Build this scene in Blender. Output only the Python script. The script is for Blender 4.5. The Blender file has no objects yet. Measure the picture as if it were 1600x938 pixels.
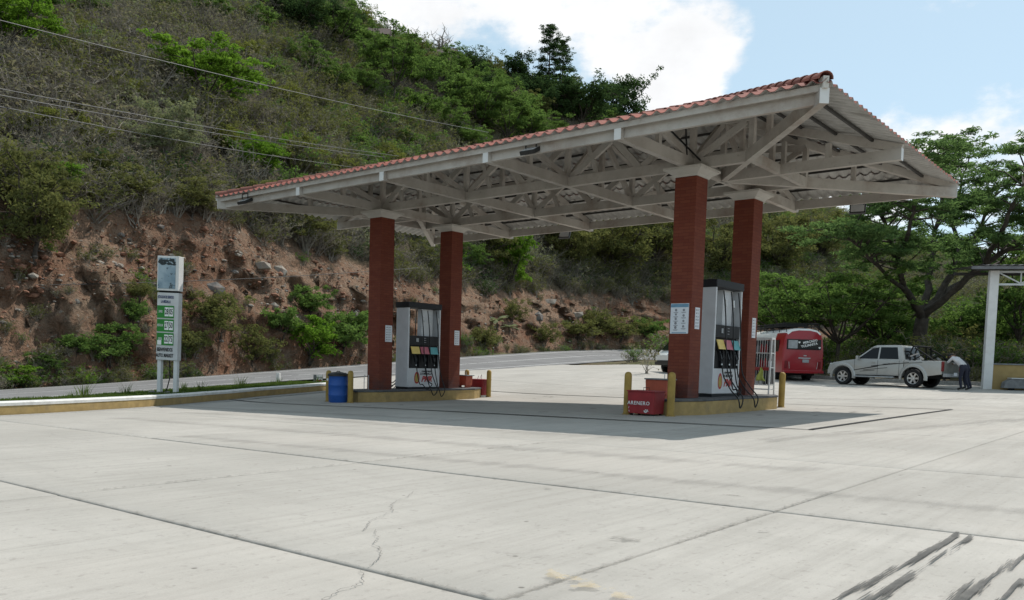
import bpy, bmesh, math, random
import numpy as np
from mathutils import Vector, Matrix
from mathutils import noise as mnoise

# ------------------------------------------------------------------ camera, world, sun, exposure
F_PX, PPY, YAW, PITCH, ROLL = 1299.15, 649.05, 0.6944, -0.0653, 0.0292
CAM = np.array([14.9189, -19.2985, 1.2327])
FW = np.array([-math.sin(YAW) * math.cos(PITCH), math.cos(YAW) * math.cos(PITCH), math.sin(PITCH)])
R0 = np.array([math.cos(YAW), math.sin(YAW), 0.0])
U0 = np.cross(R0, FW)
RT = R0 * math.cos(ROLL) + U0 * math.sin(ROLL)
UP = U0 * math.cos(ROLL) - R0 * math.sin(ROLL)

scene = bpy.context.scene
COL = scene.collection
cd = bpy.data.cameras.new('camera')
cam = bpy.data.objects.new('camera', cd)
COL.objects.link(cam)
M = Matrix(((RT[0], UP[0], -FW[0], CAM[0]), (RT[1], UP[1], -FW[1], CAM[1]), (RT[2], UP[2], -FW[2], CAM[2]), (0, 0, 0, 1)))
cam.matrix_world = M
cd.sensor_width = 36.0
cd.lens = 36.0 * F_PX / 1600.0
cd.shift_y = (PPY - 469.0) / 1600.0
cd.clip_start = 0.05
cd.clip_end = 6000
scene.camera = cam
scene.view_settings.view_transform = 'Standard'
scene.view_settings.look = 'None'
scene.view_settings.gamma = 1.0
scene.view_settings.exposure = 0.05

SUN_DIR = Vector((0.55, 3.60, 5.93)).normalized()      # towards the sun, from the canopy's shadow on the slabs
sl = bpy.data.lights.new('sun', 'SUN')
sl.energy = 4.1
sl.angle = math.radians(0.55)
sl.color = (1.0, 0.955, 0.89)
sun = bpy.data.objects.new('sun', sl)
COL.objects.link(sun)
sun.location = (0, 0, 60)
sun.rotation_euler = SUN_DIR.to_track_quat('Z', 'Y').to_euler()

def ray(x, y):
    a = (x - 800.0) / F_PX
    b = (PPY - y) / F_PX
    return FW + RT * a + UP * b

world = bpy.data.worlds.new('World')
scene.world = world
world.use_nodes = True
wn, wl = world.node_tree.nodes, world.node_tree.links
wn.clear()
sky = wn.new('ShaderNodeTexSky')
sky.sky_type = 'NISHITA'
sky.sun_disc = False
sky.sun_elevation = math.asin(SUN_DIR.z)
sky.sun_rotation = math.atan2(SUN_DIR.x, SUN_DIR.y)
sky.altitude = 600
sky.air_density = 1.0
sky.dust_density = 1.2
sky.ozone_density = 1.0
tc = wn.new('ShaderNodeTexCoord')
def wmath(op, a, b=None, clamp=False):
    n = wn.new('ShaderNodeMath'); n.operation = op; n.use_clamp = clamp
    for i, v in enumerate((a, b)):
        if v is None: continue
        if isinstance(v, (int, float)): n.inputs[i].default_value = v
        else: wl.new(v, n.inputs[i])
    return n.outputs[0]
mp = wn.new('ShaderNodeMapping'); mp.inputs['Scale'].default_value = (1, 1, 1.7)
wl.new(tc.outputs['Generated'], mp.inputs['Vector'])
def wnoise(scale, detail, rough, loc):
    m = wn.new('ShaderNodeMapping'); m.inputs['Location'].default_value = loc
    wl.new(mp.outputs[0], m.inputs['Vector'])
    n = wn.new('ShaderNodeTexNoise'); n.inputs['Scale'].default_value = scale
    n.inputs['Detail'].default_value = detail; n.inputs['Roughness'].default_value = rough
    wl.new(m.outputs[0], n.inputs['Vector'])
    return n.outputs['Fac']
cl = wnoise(4.6, 10, 0.60, (3.1, 0.7, 1.9))
def blob(px, py, rad, amp):
    d = ray(px, py); d = d / np.linalg.norm(d)
    vm = wn.new('ShaderNodeVectorMath'); vm.operation = 'DISTANCE'
    nv = wn.new('ShaderNodeVectorMath'); nv.operation = 'NORMALIZE'
    wl.new(tc.outputs['Generated'], nv.inputs[0])
    wl.new(nv.outputs[0], vm.inputs[0]); vm.inputs[1].default_value = tuple(d)
    mr = wn.new('ShaderNodeMapRange'); mr.interpolation_type = 'SMOOTHSTEP'
    mr.inputs['From Min'].default_value = 0; mr.inputs['From Max'].default_value = rad
    mr.inputs['To Min'].default_value = amp; mr.inputs['To Max'].default_value = 0
    wl.new(vm.outputs['Value'], mr.inputs['Value'])
    return mr.outputs[0]
# the cumulus bank above the hill, small puffs beside it, and thinner cloud over the rest of the sky
acc = wmath('ADD', wmath('MULTIPLY', wmath('SUBTRACT', cl, .5), 1.7), .47)
for b in ((970, 90, .22, .22), (1060, 110, .10, .10), (860, 20, .24, .06), (700, -160, .30, .10), (1406, 165, .045, .13), (1480, 190, .09, .12), (1590, 205, .08, .13), (600, 20, .12, .06),
          (1230, 60, .12, -.16)):
    acc = wmath('ADD', acc, blob(*b))
cr = wn.new('ShaderNodeMapRange'); cr.interpolation_type = 'SMOOTHSTEP'
cr.inputs['From Min'].default_value = 0.50; cr.inputs['From Max'].default_value = 0.72
wl.new(acc, cr.inputs['Value'])
cl2 = wnoise(9, 6, 0.6, (0.3, 5.7, 1.1))
cb = wn.new('ShaderNodeMapRange'); cb.inputs['From Min'].default_value = .25; cb.inputs['From Max'].default_value = .7
cb.inputs['To Min'].default_value = 0.84; cb.inputs['To Max'].default_value = 1.04
wl.new(cl2, cb.inputs['Value'])
cc = wn.new('ShaderNodeVectorMath'); cc.operation = 'SCALE'; cc.inputs[0].default_value = (9.7, 9.8, 9.95)
wl.new(cb.outputs[0], cc.inputs['Scale'])
# thin high veil whitens the blue
mixv = wn.new('ShaderNodeMix'); mixv.data_type = 'RGBA'; mixv.inputs['Factor'].default_value = 0.40
wl.new(sky.outputs[0], mixv.inputs['A']); mixv.inputs['B'].default_value = (8.75, 11.45, 12.15, 1)
mixc = wn.new('ShaderNodeMix'); mixc.data_type = 'RGBA'
wl.new(cr.outputs[0], mixc.inputs['Factor']); wl.new(mixv.outputs['Result'], mixc.inputs['A']); wl.new(cc.outputs[0], mixc.inputs['B'])
bg = wn.new('ShaderNodeBackground'); bg.inputs['Strength'].default_value = 0.105
wl.new(mixc.outputs['Result'], bg.inputs['Color'])
wo = wn.new('ShaderNodeOutputWorld'); wl.new(bg.outputs[0], wo.inputs['Surface'])

# ------------------------------------------------------------------ helpers
rnd = random.Random(7)
def proj(P):
    d = np.asarray(P, float) - CAM
    z = d @ FW
    return 800 + F_PX * (d @ RT) / z, PPY - F_PX * (d @ UP) / z
def at_depth(x, y, d):
    return CAM + d * ray(x, y)

def tag(o, label=None, cat=None, group=None, kind=None):
    if label: o['label'] = label
    if cat: o['category'] = cat
    if group: o['group'] = group
    if kind: o['kind'] = kind
    return o
def empty(name, loc=(0, 0, 0), rz=0.0, label=None, cat=None, group=None):
    o = bpy.data.objects.new(name, None)
    o.empty_display_size = 0.2
    COL.objects.link(o)
    o.location = loc
    o.rotation_euler = (0, 0, rz)
    return tag(o, label, cat, group)
def link(name, me, parent=None, loc=None, rot=None):
    o = bpy.data.objects.new(name, me)
    COL.objects.link(o)
    if parent is not None: o.parent = parent
    if loc is not None: o.location = loc
    if rot is not None: o.rotation_euler = rot
    return o
def copy_tree(o, parent=None):
    c = o.copy(); COL.objects.link(c); c.parent = parent
    for ch in o.children: copy_tree(ch, c)
    return c

class MB:
    """collects shapes into one mesh"""
    def __init__(s): s.v = []; s.f = []; s.m = []
    def add(s, v, f, m=0):
        o = len(s.v); s.v.extend([tuple(map(float, p)) for p in v])
        s.f.extend([tuple(i + o for i in q) for q in f]); s.m.extend([m] * len(f)); return s
    def box(s, c, d, m=0, rz=0.0, taper=(1, 1)):
        x, y, z = d[0] / 2, d[1] / 2, d[2] / 2
        v = []
        for k, t in ((-1, (1, 1)), (1, taper)):
            for a, b in ((-1, -1), (1, -1), (1, 1), (-1, 1)):
                v.append((a * x * t[0], b * y * t[1], k * z))
        cz, sz = math.cos(rz), math.sin(rz)
        v = [(c[0] + p[0] * cz - p[1] * sz, c[1] + p[0] * sz + p[1] * cz, c[2] + p[2]) for p in v]
        return s.add(v, [(3, 2, 1, 0), (4, 5, 6, 7), (0, 1, 5, 4), (1, 2, 6, 5), (2, 3, 7, 6), (3, 0, 4, 7)], m)
    def beam(s, a, b, w, h, m=0, up=(0, 0, 1), off=0.0):
        a, b = Vector(a), Vector(b); d = (b - a).normalized(); upv = Vector(up)
        sd = d.cross(upv)
        if sd.length < 1e-4: sd = d.cross(Vector((0, 1, 0)))
        sd.normalize(); uu = sd.cross(d).normalized()
        v = []
        for p in (a, b):
            for i, j in ((-1, -1), (1, -1), (1, 1), (-1, 1)):
                v.append(p + sd * (i * w / 2) + uu * (j * h / 2 + off))
        return s.add(v, [(0, 1, 2, 3), (7, 6, 5, 4), (1, 0, 4, 5), (2, 1, 5, 6), (3, 2, 6, 7), (0, 3, 7, 4)], m)
    def tube(s, pts, rad, n=6, m=0, cap=True):
        pts = [Vector(p) for p in pts]
        if not hasattr(rad, '__len__'): rad = [rad] * len(pts)
        rings = []; ref = None
        for i, p in enumerate(pts):
            d = (pts[min(i + 1, len(pts) - 1)] - pts[max(i - 1, 0)])
            if d.length < 1e-9: d = Vector((0, 0, 1))
            d.normalize()
            if ref is None:
                ref = Vector((1, 0, 0)) if abs(d.x) < .8 else Vector((0, 1, 0))
            a = (ref - d * ref.dot(d)); a = a.normalized() if a.length > 1e-5 else d.orthogonal().normalized()
            ref = a; b = d.cross(a)
            rings.append([p + (a * math.cos(2 * math.pi * k / n) + b * math.sin(2 * math.pi * k / n)) * rad[i] for k in range(n)])
        v = [q for r_ in rings for q in r_]
        f = []
        for i in range(len(pts) - 1):
            for k in range(n):
                f.append((i * n + k, i * n + (k + 1) % n, (i + 1) * n + (k + 1) % n, (i + 1) * n + k))
        if cap:
            f.append(tuple(range(n - 1, -1, -1))); f.append(tuple((len(pts) - 1) * n + k for k in range(n)))
        return s.add(v, f, m)
    def lathe(s, prof, c=(0, 0, 0), n=20, m=0, axis='z', caps=True):
        v = []
        for r_, h in prof:
            for k in range(n):
                a = 2 * math.pi * k / n; x, y = r_ * math.cos(a), r_ * math.sin(a)
                p = (x, y, h) if axis == 'z' else ((h, x, y) if axis == 'x' else (y, h, x))
                v.append((c[0] + p[0], c[1] + p[1], c[2] + p[2]))
        f = []
        for i in range(len(prof) - 1):
            for k in range(n):
                f.append((i * n + k, i * n + (k + 1) % n, (i + 1) * n + (k + 1) % n, (i + 1) * n + k))
        if caps:
            f.append(tuple(range(n - 1, -1, -1))); f.append(tuple((len(prof) - 1) * n + k for k in range(n)))
        return s.add(v, f, m)
    def prism(s, poly, z0, z1, m=0, f3=None):
        """poly in 2D, extruded; f3 maps (a,b,h)->xyz"""
        f3 = f3 or (lambda a, b, h: (a, b, h))
        n = len(poly)
        v = [f3(a, b, z0) for a, b in poly] + [f3(a, b, z1) for a, b in poly]
        f = [tuple(range(n - 1, -1, -1)), tuple(range(n, 2 * n))]
        f += [(i, (i + 1) % n, n + (i + 1) % n, n + i) for i in range(n)]
        return s.add(v, f, m)
    def mesh(s, name, mats, smooth=False, bevel=0.0, fix=True):
        me = bpy.data.meshes.new(name)
        me.from_pydata(s.v, [], s.f)
        for m in (mats if isinstance(mats, (list, tuple)) else [mats]): me.materials.append(m)
        me.polygons.foreach_set('material_index', s.m)
        if fix or bevel:
            bm = bmesh.new(); bm.from_mesh(me)
            if fix: bmesh.ops.recalc_face_normals(bm, faces=bm.faces)
            if bevel:
                ed = [e for e in bm.edges if len(e.link_faces) == 2 and e.calc_face_angle(0) > .5]
                bmesh.ops.bevel(bm, geom=ed, offset=bevel, segments=2, profile=.6, affect='EDGES', clamp_overlap=True)
            bm.to_mesh(me); bm.free()
        if smooth:
            me.polygons.foreach_set('use_smooth', [True] * len(me.polygons))
            if smooth != 'all':
                try: me.set_sharp_from_angle(angle=math.radians(40))
                except Exception: pass
        me.update()
        return me
    def build(s, name, mats, parent=None, loc=None, rot=None, **k):
        return link(name, s.mesh(name, mats, **k), parent, loc, rot)

# ------------------------------------------------------------------ materials
MATS = {}
def nmat(name):
    m = bpy.data.materials.new(name); m.use_nodes = True
    nt = m.node_tree; nt.nodes.clear()
    out = nt.nodes.new('ShaderNodeOutputMaterial')
    return m, nt.nodes, nt.links, out
class NT:
    def __init__(s, name):
        s.m, s.n, s.l, s.out = nmat(name)
        s.tc = s.n.new('ShaderNodeTexCoord')
    def pos(s):
        g = s.n.new('ShaderNodeNewGeometry'); return g.outputs['Position']
    def put(s, sock, v):
        if v is None: return
        if hasattr(v, 'is_linked'): s.l.new(v, sock)
        elif isinstance(v, tuple) and len(v) == 3 and sock.type == 'RGBA': sock.default_value = (*v, 1)
        else: sock.default_value = v
    def noise(s, scale, detail=4, rough=.55, vec=None, out='Fac', stretch=None, dist=0):
        n = s.n.new('ShaderNodeTexNoise'); n.inputs['Scale'].default_value = scale
        n.inputs['Detail'].default_value = detail; n.inputs['Roughness'].default_value = rough; n.inputs['Distortion'].default_value = dist
        v = vec if vec is not None else s.tc.outputs['Object']
        if stretch:
            mp_ = s.n.new('ShaderNodeMapping'); mp_.inputs['Scale'].default_value = stretch
            s.l.new(v, mp_.inputs['Vector']); v = mp_.outputs[0]
        s.l.new(v, n.inputs['Vector']); return n.outputs[out]
    def rng(s, v, a, b, c=0.0, d=1.0, smooth=True):
        n = s.n.new('ShaderNodeMapRange'); n.clamp = True
        if smooth: n.interpolation_type = 'SMOOTHSTEP'
        for k, x in (('From Min', a), ('From Max', b), ('To Min', c), ('To Max', d)): n.inputs[k].default_value = x
        s.l.new(v, n.inputs['Value']); return n.outputs[0]
    def math(s, op, a, b=None):
        n = s.n.new('ShaderNodeMath'); n.operation = op
        s.put(n.inputs[0], a); s.put(n.inputs[1], b); return n.outputs[0]
    def mix(s, f, a, b, blend='MIX'):
        n = s.n.new('ShaderNodeMix'); n.data_type = 'RGBA'; n.blend_type = blend
        s.put(n.inputs['Factor'], f); s.put(n.inputs['A'], a); s.put(n.inputs['B'], b); return n.outputs['Result']
    def bump(s, h, strength=.3, dist=.02):
        n = s.n.new('ShaderNodeBump'); n.inputs['Strength'].default_value = strength; n.inputs['Distance'].default_value = dist
        s.l.new(h, n.inputs['Height']); return n.outputs[0]
    def bsdf(s, col, rough=.7, metal=0.0, normal=None, spec=.4, **kw):
        b = s.n.new('ShaderNodeBsdfPrincipled')
        s.put(b.inputs['Base Color'], col); s.put(b.inputs['Roughness'], rough); s.put(b.inputs['Metallic'], metal)
        b.inputs['Specular IOR Level'].default_value = spec
        for k, v in kw.items(): s.put(b.inputs[k.replace('_', ' ')], v)
        if normal is not None: s.l.new(normal, b.inputs['Normal'])
        s.l.new(b.outputs[0], s.out.inputs['Surface']); MATS[s.m.name] = s.m; return s.m
def plain(name, col, rough=.6, metal=0.0, var=.12, scale=6.0, dirt=None, spec=.4, bump=0.0):
    t = NT(name)
    n = t.noise(scale, 5)
    c = t.mix(t.rng(n, .3, .7), tuple(x * (1 - var) for x in col), tuple(min(1, x * (1 + var)) for x in col))
    if dirt:
        n2 = t.noise(scale * .55, 7, .65)
        c = t.mix(t.rng(n2, .48, .72, 0, dirt[1]), c, dirt[0])
    nb = t.bump(t.noise(scale * 8, 3), bump, .01) if bump else None
    return t.bsdf(c, rough, metal, nb, spec)
def foliage(name, c1, c2, trans=.35, dead=None):
    t = NT(name)
    oi = t.n.new('ShaderNodeObjectInfo')
    at = t.n.new('ShaderNodeAttribute'); at.attribute_name = 'tint'
    f = t.math('ADD', t.math('MULTIPLY', oi.outputs['Random'], .45), t.math('MULTIPLY', at.outputs['Fac'], .55))
    c = t.mix(f, c1, c2)
    if dead:
        c = t.mix(t.rng(at.outputs['Fac'], .78, .9, 0, .8), c, dead)
    d = t.n.new('ShaderNodeBsdfDiffuse'); d.inputs['Roughness'].default_value = .6; t.l.new(c, d.inputs['Color'])
    tr = t.n.new('ShaderNodeBsdfTranslucent')
    hs = t.mix(.35, c, (c2[0] * 1.25, c2[1] * 1.3, c2[2] * .7)); t.l.new(hs, tr.inputs['Color'])
    gl = t.n.new('ShaderNodeBsdfGlossy'); gl.inputs['Roughness'].default_value = .45; gl.inputs['Color'].default_value = (.7, .75, .7, 1)
    m1 = t.n.new('ShaderNodeMixShader'); m1.inputs[0].default_value = trans
    t.l.new(d.outputs[0], m1.inputs[1]); t.l.new(tr.outputs[0], m1.inputs[2])
    m2 = t.n.new('ShaderNodeMixShader'); m2.inputs[0].default_value = .0
    t.l.new(m1.outputs[0], m2.inputs[1]); t.l.new(gl.outputs[0], m2.inputs[2])
    t.l.new(m2.outputs[0], t.out.inputs['Surface']); MATS[name] = t.m; return t.m

def concrete_mat():
    t = NT('concrete'); p = t.pos()
    oi = t.n.new('ShaderNodeObjectInfo')
    base = t.mix(t.rng(t.noise(.35, 6, .6, p), .3, .7), (.335, .315, .284), (.462, .434, .394))
    base = t.mix(t.math('MULTIPLY', oi.outputs['Random'], .5), base, (.345, .326, .294))
    # broom finish and traffic wear drawn along the drive direction, stained patches, fine aggregate
    st = t.noise(1.0, 8, .7, p, stretch=(9, .55, 1)); base = t.mix(t.rng(st, .42, .72, 0, .38), base, (.26, .242, .215))
    st2 = t.noise(1.0, 5, .6, p, stretch=(.4, 3.0, 1)); base = t.mix(t.rng(st2, .50, .75, 0, .34), base, (.29, .272, .245))
    mot = t.noise(2.6, 6, .7, p); base = t.mix(t.rng(mot, .45, .70, 0, .26), base, (.30, .283, .255))
    sp = t.noise(14, 4, .6, p); base = t.mix(t.rng(sp, .58, .72, 0, .42), base, (.22, .20, .18))
    sp2 = t.noise(34, 4, .6, p, stretch=(1, .45, 1)); base = t.mix(t.rng(sp2, .60, .72, 0, .5), base, (.20, .185, .165))
    warm = t.noise(.22, 3, .5, p); base = t.mix(t.rng(warm, .5, .75, 0, .35), base, (.46, .42, .375))
    fine = t.noise(120, 2, .5, p); base = t.mix(t.rng(fine, .3, .7, 0, .16), base, (.2, .19, .17))
    pit = t.n.new('ShaderNodeTexVoronoi'); pit.inputs['Scale'].default_value = 2.6; t.l.new(p, pit.inputs['Vector'])
    base = t.mix(t.rng(pit.outputs['Distance'], .025, .055, .7, 0), base, (.09, .08, .07))
    groove = t.noise(1.0, 3, .6, p, stretch=(70, 1.2, 1))
    h = t.math('ADD', t.math('MULTIPLY', fine, .35), t.math('ADD', groove, t.math('MULTIPLY', sp, .6)))
    return t.bsdf(base, t.rng(st, .3, .7, .78, .92), 0, t.bump(h, .35, .006), .25)
concrete_mat()
plain('drain_black', (.014, .014, .014), .9, var=.3, scale=9)
plain('joint_filler', (.055, .052, .048), .95, var=.3, scale=9)
plain('crack_dark', (.13, .12, .11), .95, var=.3, scale=20)
plain('patch_concrete', (.27, .26, .24), .9, var=.2, scale=14)
def wet_mat():
    t = NT('wet_concrete'); p = t.pos()
    c = t.mix(t.rng(t.noise(5, 6, .7, p), .35, .7), (.055, .05, .045), (.15, .14, .125))
    return t.bsdf(c, t.rng(t.noise(3, 4, .6, p), .3, .7, .35, .75), 0, None, .5)
wet_mat()
plain('yellow_marking', (.50, .38, .19), .85, var=.15, scale=16)
def asphalt():
    t = NT('asphalt'); p = t.pos()
    c = t.mix(t.rng(t.noise(.5, 6, .6, p), .3, .7), (.145, .142, .142), (.20, .197, .195))
    c = t.mix(t.rng(t.noise(60, 2, .5, p), .4, .7, 0, .35), c, (.09, .088, .086))
    return t.bsdf(c, .85, 0, t.bump(t.noise(150, 2, .5, p), .3, .004), .3)
asphalt()
plain('road_paint', (.62, .62, .60), .7, var=.1, scale=12, dirt=((.2, .2, .19), .6))
plain('kerb_yellow', (.36, .25, .10), .8, var=.14, scale=5, dirt=((.24, .18, .10), .6))
plain('kerb_white', (.64, .63, .60), .75, var=.06, scale=5, dirt=((.38, .36, .33), .5))
plain('island_top', (.085, .085, .088), .8, var=.25, scale=4, dirt=((.17, .165, .155), .6))
def soil_mat():
    t = NT('hill_soil'); p = t.pos()
    a = t.n.new('ShaderNodeAttribute'); a.attribute_name = 'cut'
    n1 = t.noise(.23, 7, .62, p); n2 = t.noise(1.3, 8, .7, p); n3 = t.noise(5, 5, .65, p)
    red = t.mix(t.rng(n1, .32, .66), (.180, .088, .052), (.285, .185, .125))
    red = t.mix(t.rng(n2, .42, .70, 0, .85), red, (.240, .185, .140))
    red = t.mix(t.rng(n3, .52, .72, 0, .85), red, (.070, .050, .038))
    vo = t.n.new('ShaderNodeTexVoronoi'); vo.inputs['Scale'].default_value = 2.3; t.l.new(p, vo.inputs['Vector'])
    stone = t.math('MULTIPLY', t.rng(vo.outputs['Distance'], .10, .22, 1, 0), t.rng(n1, .40, .6))
    red = t.mix(t.math('MULTIPLY', stone, .8), red, (.36, .325, .28))
    dry = t.mix(t.rng(n2, .35, .65), (.085, .070, .050), (.150, .125, .085))
    dry = t.mix(t.rng(n1, .5, .7, 0, .6), dry, (.085, .088, .045))
    c = t.mix(a.outputs['Fac'], dry, red)
    h = t.math('ADD', n2, t.math('MULTIPLY', n3, .5))
    return t.bsdf(c, .95, 0, t.bump(h, 1.0, .5), .1)
soil_mat()
def ground_mat():
    t = NT('rough_ground'); p = t.pos()
    c = t.mix(t.rng(t.noise(.5, 7, .65, p), .35, .65), (.11, .085, .055), (.085, .09, .04))
    c = t.mix(t.rng(t.noise(4, 5, .6, p), .5, .7, 0, .6), c, (.19, .155, .11))
    return t.bsdf(c, .95, 0, t.bump(t.noise(6, 5, .6, p), .6, .08), .1)
ground_mat()
plain('rock_grey', (.27, .245, .21), .9, var=.3, scale=1.2, dirt=((.15, .085, .055), .8), bump=.6)
plain('rock_dark', (.155, .145, .135), .9, var=.3, scale=2.2, dirt=((.20, .12, .08), .7), bump=.5)
plain('bark', (.062, .050, .040), .95, var=.35, scale=4, bump=.6)
plain('bark_pale', (.20, .18, .15), .95, var=.3, scale=4, bump=.5)
plain('twig', (.225, .198, .165), .95, var=.3, scale=3)
foliage('leaf_bright', (.095, .190, .022), (.165, .285, .040), .45)
foliage('leaf_green', (.092, .160, .042), (.150, .235, .066), .42)
foliage('leaf_deep', (.042, .080, .034), (.074, .122, .046), .32)
foliage('leaf_olive', (.118, .132, .048), (.190, .195, .075), .36)
foliage('leaf_dry', (.195, .175, .122), (.270, .250, .172), .30)
foliage('leaf_pale', (.190, .215, .120), (.300, .315, .185), .32)
foliage('grass_blade', (.060, .110, .022), (.120, .165, .045), .35)
def truss_mat():
    t = NT('truss_paint'); p = t.pos()
    c = t.mix(t.rng(t.noise(1.4, 6, .6, p), .35, .7), (.50, .47, .43), (.41, .38, .345))
    c = t.mix(t.rng(t.noise(.8, 7, .7, p), .46, .74, 0, .72), c, (.27, .205, .165))
    c = t.mix(t.rng(t.noise(9, 5, .7, p), .58, .75, 0, .4), c, (.19, .165, .14))
    return t.bsdf(c, .8, 0, None, .25)
truss_mat()
plain('sheet_under', (.46, .45, .43), .8, var=.12, scale=2.5, dirt=((.25, .235, .21), .7))
def tile_mat(name, a, b, c3):
    t = NT(name); oi = t.n.new('ShaderNodeObjectInfo')
    c = t.mix(oi.outputs['Random'], a, b); c = t.mix(t.rng(t.noise(2.2, 6, .65), .42, .72, 0, .75), c, c3)
    c = t.mix(t.rng(t.noise(11, 4, .6), .55, .75, 0, .4), c, tuple(x * .5 for x in c3))
    return t.bsdf(c, .85, 0, None, .25)
tile_mat('sheet_red', (.21, .062, .048), (.31, .105, .075), (.16, .085, .07))
tile_mat('ridge_clay', (.18, .065, .05), (.30, .11, .08), (.10, .07, .06))
plain('purlin_steel', (.045, .042, .04), .7, var=.2, scale=4)
def brick_mat():
    t = NT('column_brick')
    g = t.n.new('ShaderNodeNewGeometry')
    sx = t.n.new('ShaderNodeSeparateXYZ'); t.l.new(t.tc.outputs['Object'], sx.inputs[0])
    cx = t.n.new('ShaderNodeCombineXYZ'); t.l.new(t.math('ADD', sx.outputs[0], sx.outputs[1]), cx.inputs[0]); t.l.new(sx.outputs[2], cx.inputs[1])
    b = t.n.new('ShaderNodeTexBrick'); t.l.new(cx.outputs[0], b.inputs['Vector'])
    b.inputs['Scale'].default_value = 1; b.inputs['Brick Width'].default_value = .27; b.inputs['Row Height'].default_value = .075
    b.inputs['Mortar Size'].default_value = .007; b.inputs['Mortar Smooth'].default_value = .3
    b.inputs['Color1'].default_value = (.158, .036, .020, 1); b.inputs['Color2'].default_value = (.195, .052, .028, 1); b.inputs['Mortar'].default_value = (.125, .030, .018, 1)
    c = t.mix(t.rng(t.noise(2.5, 6, .65), .4, .75, 0, .45), b.outputs['Color'], (.13, .035, .026))
    z = t.rng(sx.outputs[2], 0, .9, 1, 0)
    c = t.mix(t.math('MULTIPLY', z, t.rng(t.noise(3.5, 5, .6), .35, .65, .1, .6)), c, (.075, .048, .045))
    h = t.math('SUBTRACT', 1.0, b.outputs['Fac'])
    return t.bsdf(c, .8, 0, t.bump(h, .5, .012), .3)
brick_mat()
plain('cap_plaster', (.54, .515, .475), .8, var=.06, scale=3, dirt=((.46, .42, .38), .5))
plain('pump_white', (.62, .63, .65), .35, var=.04, scale=3, dirt=((.42, .42, .43), .35))
plain('pump_black', (.008, .008, .010), .6, var=.2, scale=4)
plain('rubber', (.012, .012, .013), .55, var=.2, scale=8)
plain('steel', (.5, .5, .5), .35, .9, var=.1)
plain('label_yellow', (.72, .52, .14), .5, var=.06); plain('label_red', (.50, .13, .17), .5, var=.06); plain('label_teal', (.10, .34, .36), .5, var=.06)
plain('logo_red', (.42, .035, .035), .5, var=.1); plain('logo_black', (.02, .02, .022), .5, var=.1); plain('logo_gold', (.42, .30, .07), .5, var=.1)
plain('bollard_yellow', (.33, .215, .05), .65, var=.18, scale=4, dirt=((.12, .08, .045), .75))
plain('box_red', (.25, .014, .020), .5, var=.12, scale=4, dirt=((.20, .03, .03), .6))
plain('box_orange', (.40, .085, .045), .6, var=.15, scale=4, dirt=((.22, .06, .045), .6))
plain('white_paint', (.66, .66, .65), .6, var=.05, scale=4, dirt=((.52, .50, .47), .4))
plain('barrel_blue', (.012, .080, .33), .45, var=.12, scale=3, dirt=((.02, .05, .17), .5))
plain('black_plastic', (.02, .02, .02), .5, var=.2)
plain('paper', (.70, .72, .76), .7, var=.03); plain('print_blue', (.16, .30, .42), .7); plain('print_grey', (.25, .25, .27), .7); plain('print_maroon', (.28, .09, .09), .7)
plain('sign_grey', (.56, .56, .56), .6, var=.06, scale=3, dirt=((.42, .41, .39), .4))
plain('sign_green', (.018, .20, .022), .5, var=.08, scale=3)
plain('sign_navy', (.03, .05, .14), .6); plain('tile_white', (.82, .82, .80), .5, var=.03); plain('text_black', (.015, .015, .018), .6)
def faded_picture():
    t = NT('faded_picture')
    c = t.mix(t.rng(t.noise(2.2, 4, .5), .35, .65), (.17, .25, .31), (.33, .41, .46))
    c = t.mix(t.rng(t.noise(5, 6, .7, stretch=(1, 1, 1.6)), .56, .62, 0, .85), c, (.02, .035, .04))
    return t.bsdf(c, .25, 0, None, .5)
faded_picture()
plain('cloud_black', (.015, .022, .024), .4)
t_ = NT('car_glass'); t_.bsdf((.008, .009, .010), .08, 0, None, .25)
t_ = NT('lamp_glass'); t_.bsdf((.5, .5, .5), .12, 0, None, .6)
t_ = NT('tail_red'); t_.bsdf((.16, .008, .010), .25, 0, None, .5)
def carpaint(name, col, metal=0.0, rough=.28):
    t = NT(name); c = t.mix(t.rng(t.noise(3, 5, .6), .4, .75, 0, .35), col, tuple(x * .72 for x in col))
    return t.bsdf(c, rough, metal, None, .5, Coat_Weight=.25, Coat_Roughness=.15)
carpaint('paint_silver', (.40, .40, .385), .35, .38); carpaint('paint_red', (.30, .008, .015)); carpaint('paint_white', (.72, .72, .70))
plain('tyre', (.016, .016, .017), .9, var=.25, scale=9); plain('chassis', (.012, .012, .012), .9)
plain('alloy', (.55, .55, .55), .3, .85, var=.08)
plain('tailgate_dust', (.17, .17, .15), .5, var=.12)
plain('skin', (.23, .12, .075), .6); plain('shirt_grey', (.50, .49, .50), .85, var=.08); plain('trousers_navy', (.018, .02, .035), .9); plain('hair_black', (.01, .009, .008), .7); plain('shirt_black', (.02, .02, .022), .9); plain('shoe', (.015, .013, .012), .6)
plain('steel_white', (.62, .65, .66), .5, var=.06, scale=3); plain('roof_grey', (.16, .16, .17), .55, .3, var=.15, scale=2)
plain('wall_ochre', (.31, .22, .09), .85, var=.1, scale=3, dirt=((.22, .17, .09), .5)); plain('bench_grey', (.16, .165, .17), .7, var=.2, scale=5)
plain('cable', (.10, .10, .10), .6, .3); plain('cable_black', (.012, .012, .012), .6)
plain('house_brown', (.12, .075, .055), .9, var=.2); plain('house_roof', (.10, .075, .065), .9, var=.2)
plain('vest_lime', (.50, .56, .14), .8); plain('bottle_red', (.33, .03, .03), .4); plain('bottle_dark', (.03, .03, .035), .4); plain('bottle_grey', (.32, .33, .34), .4)
MT = MATS
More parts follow.
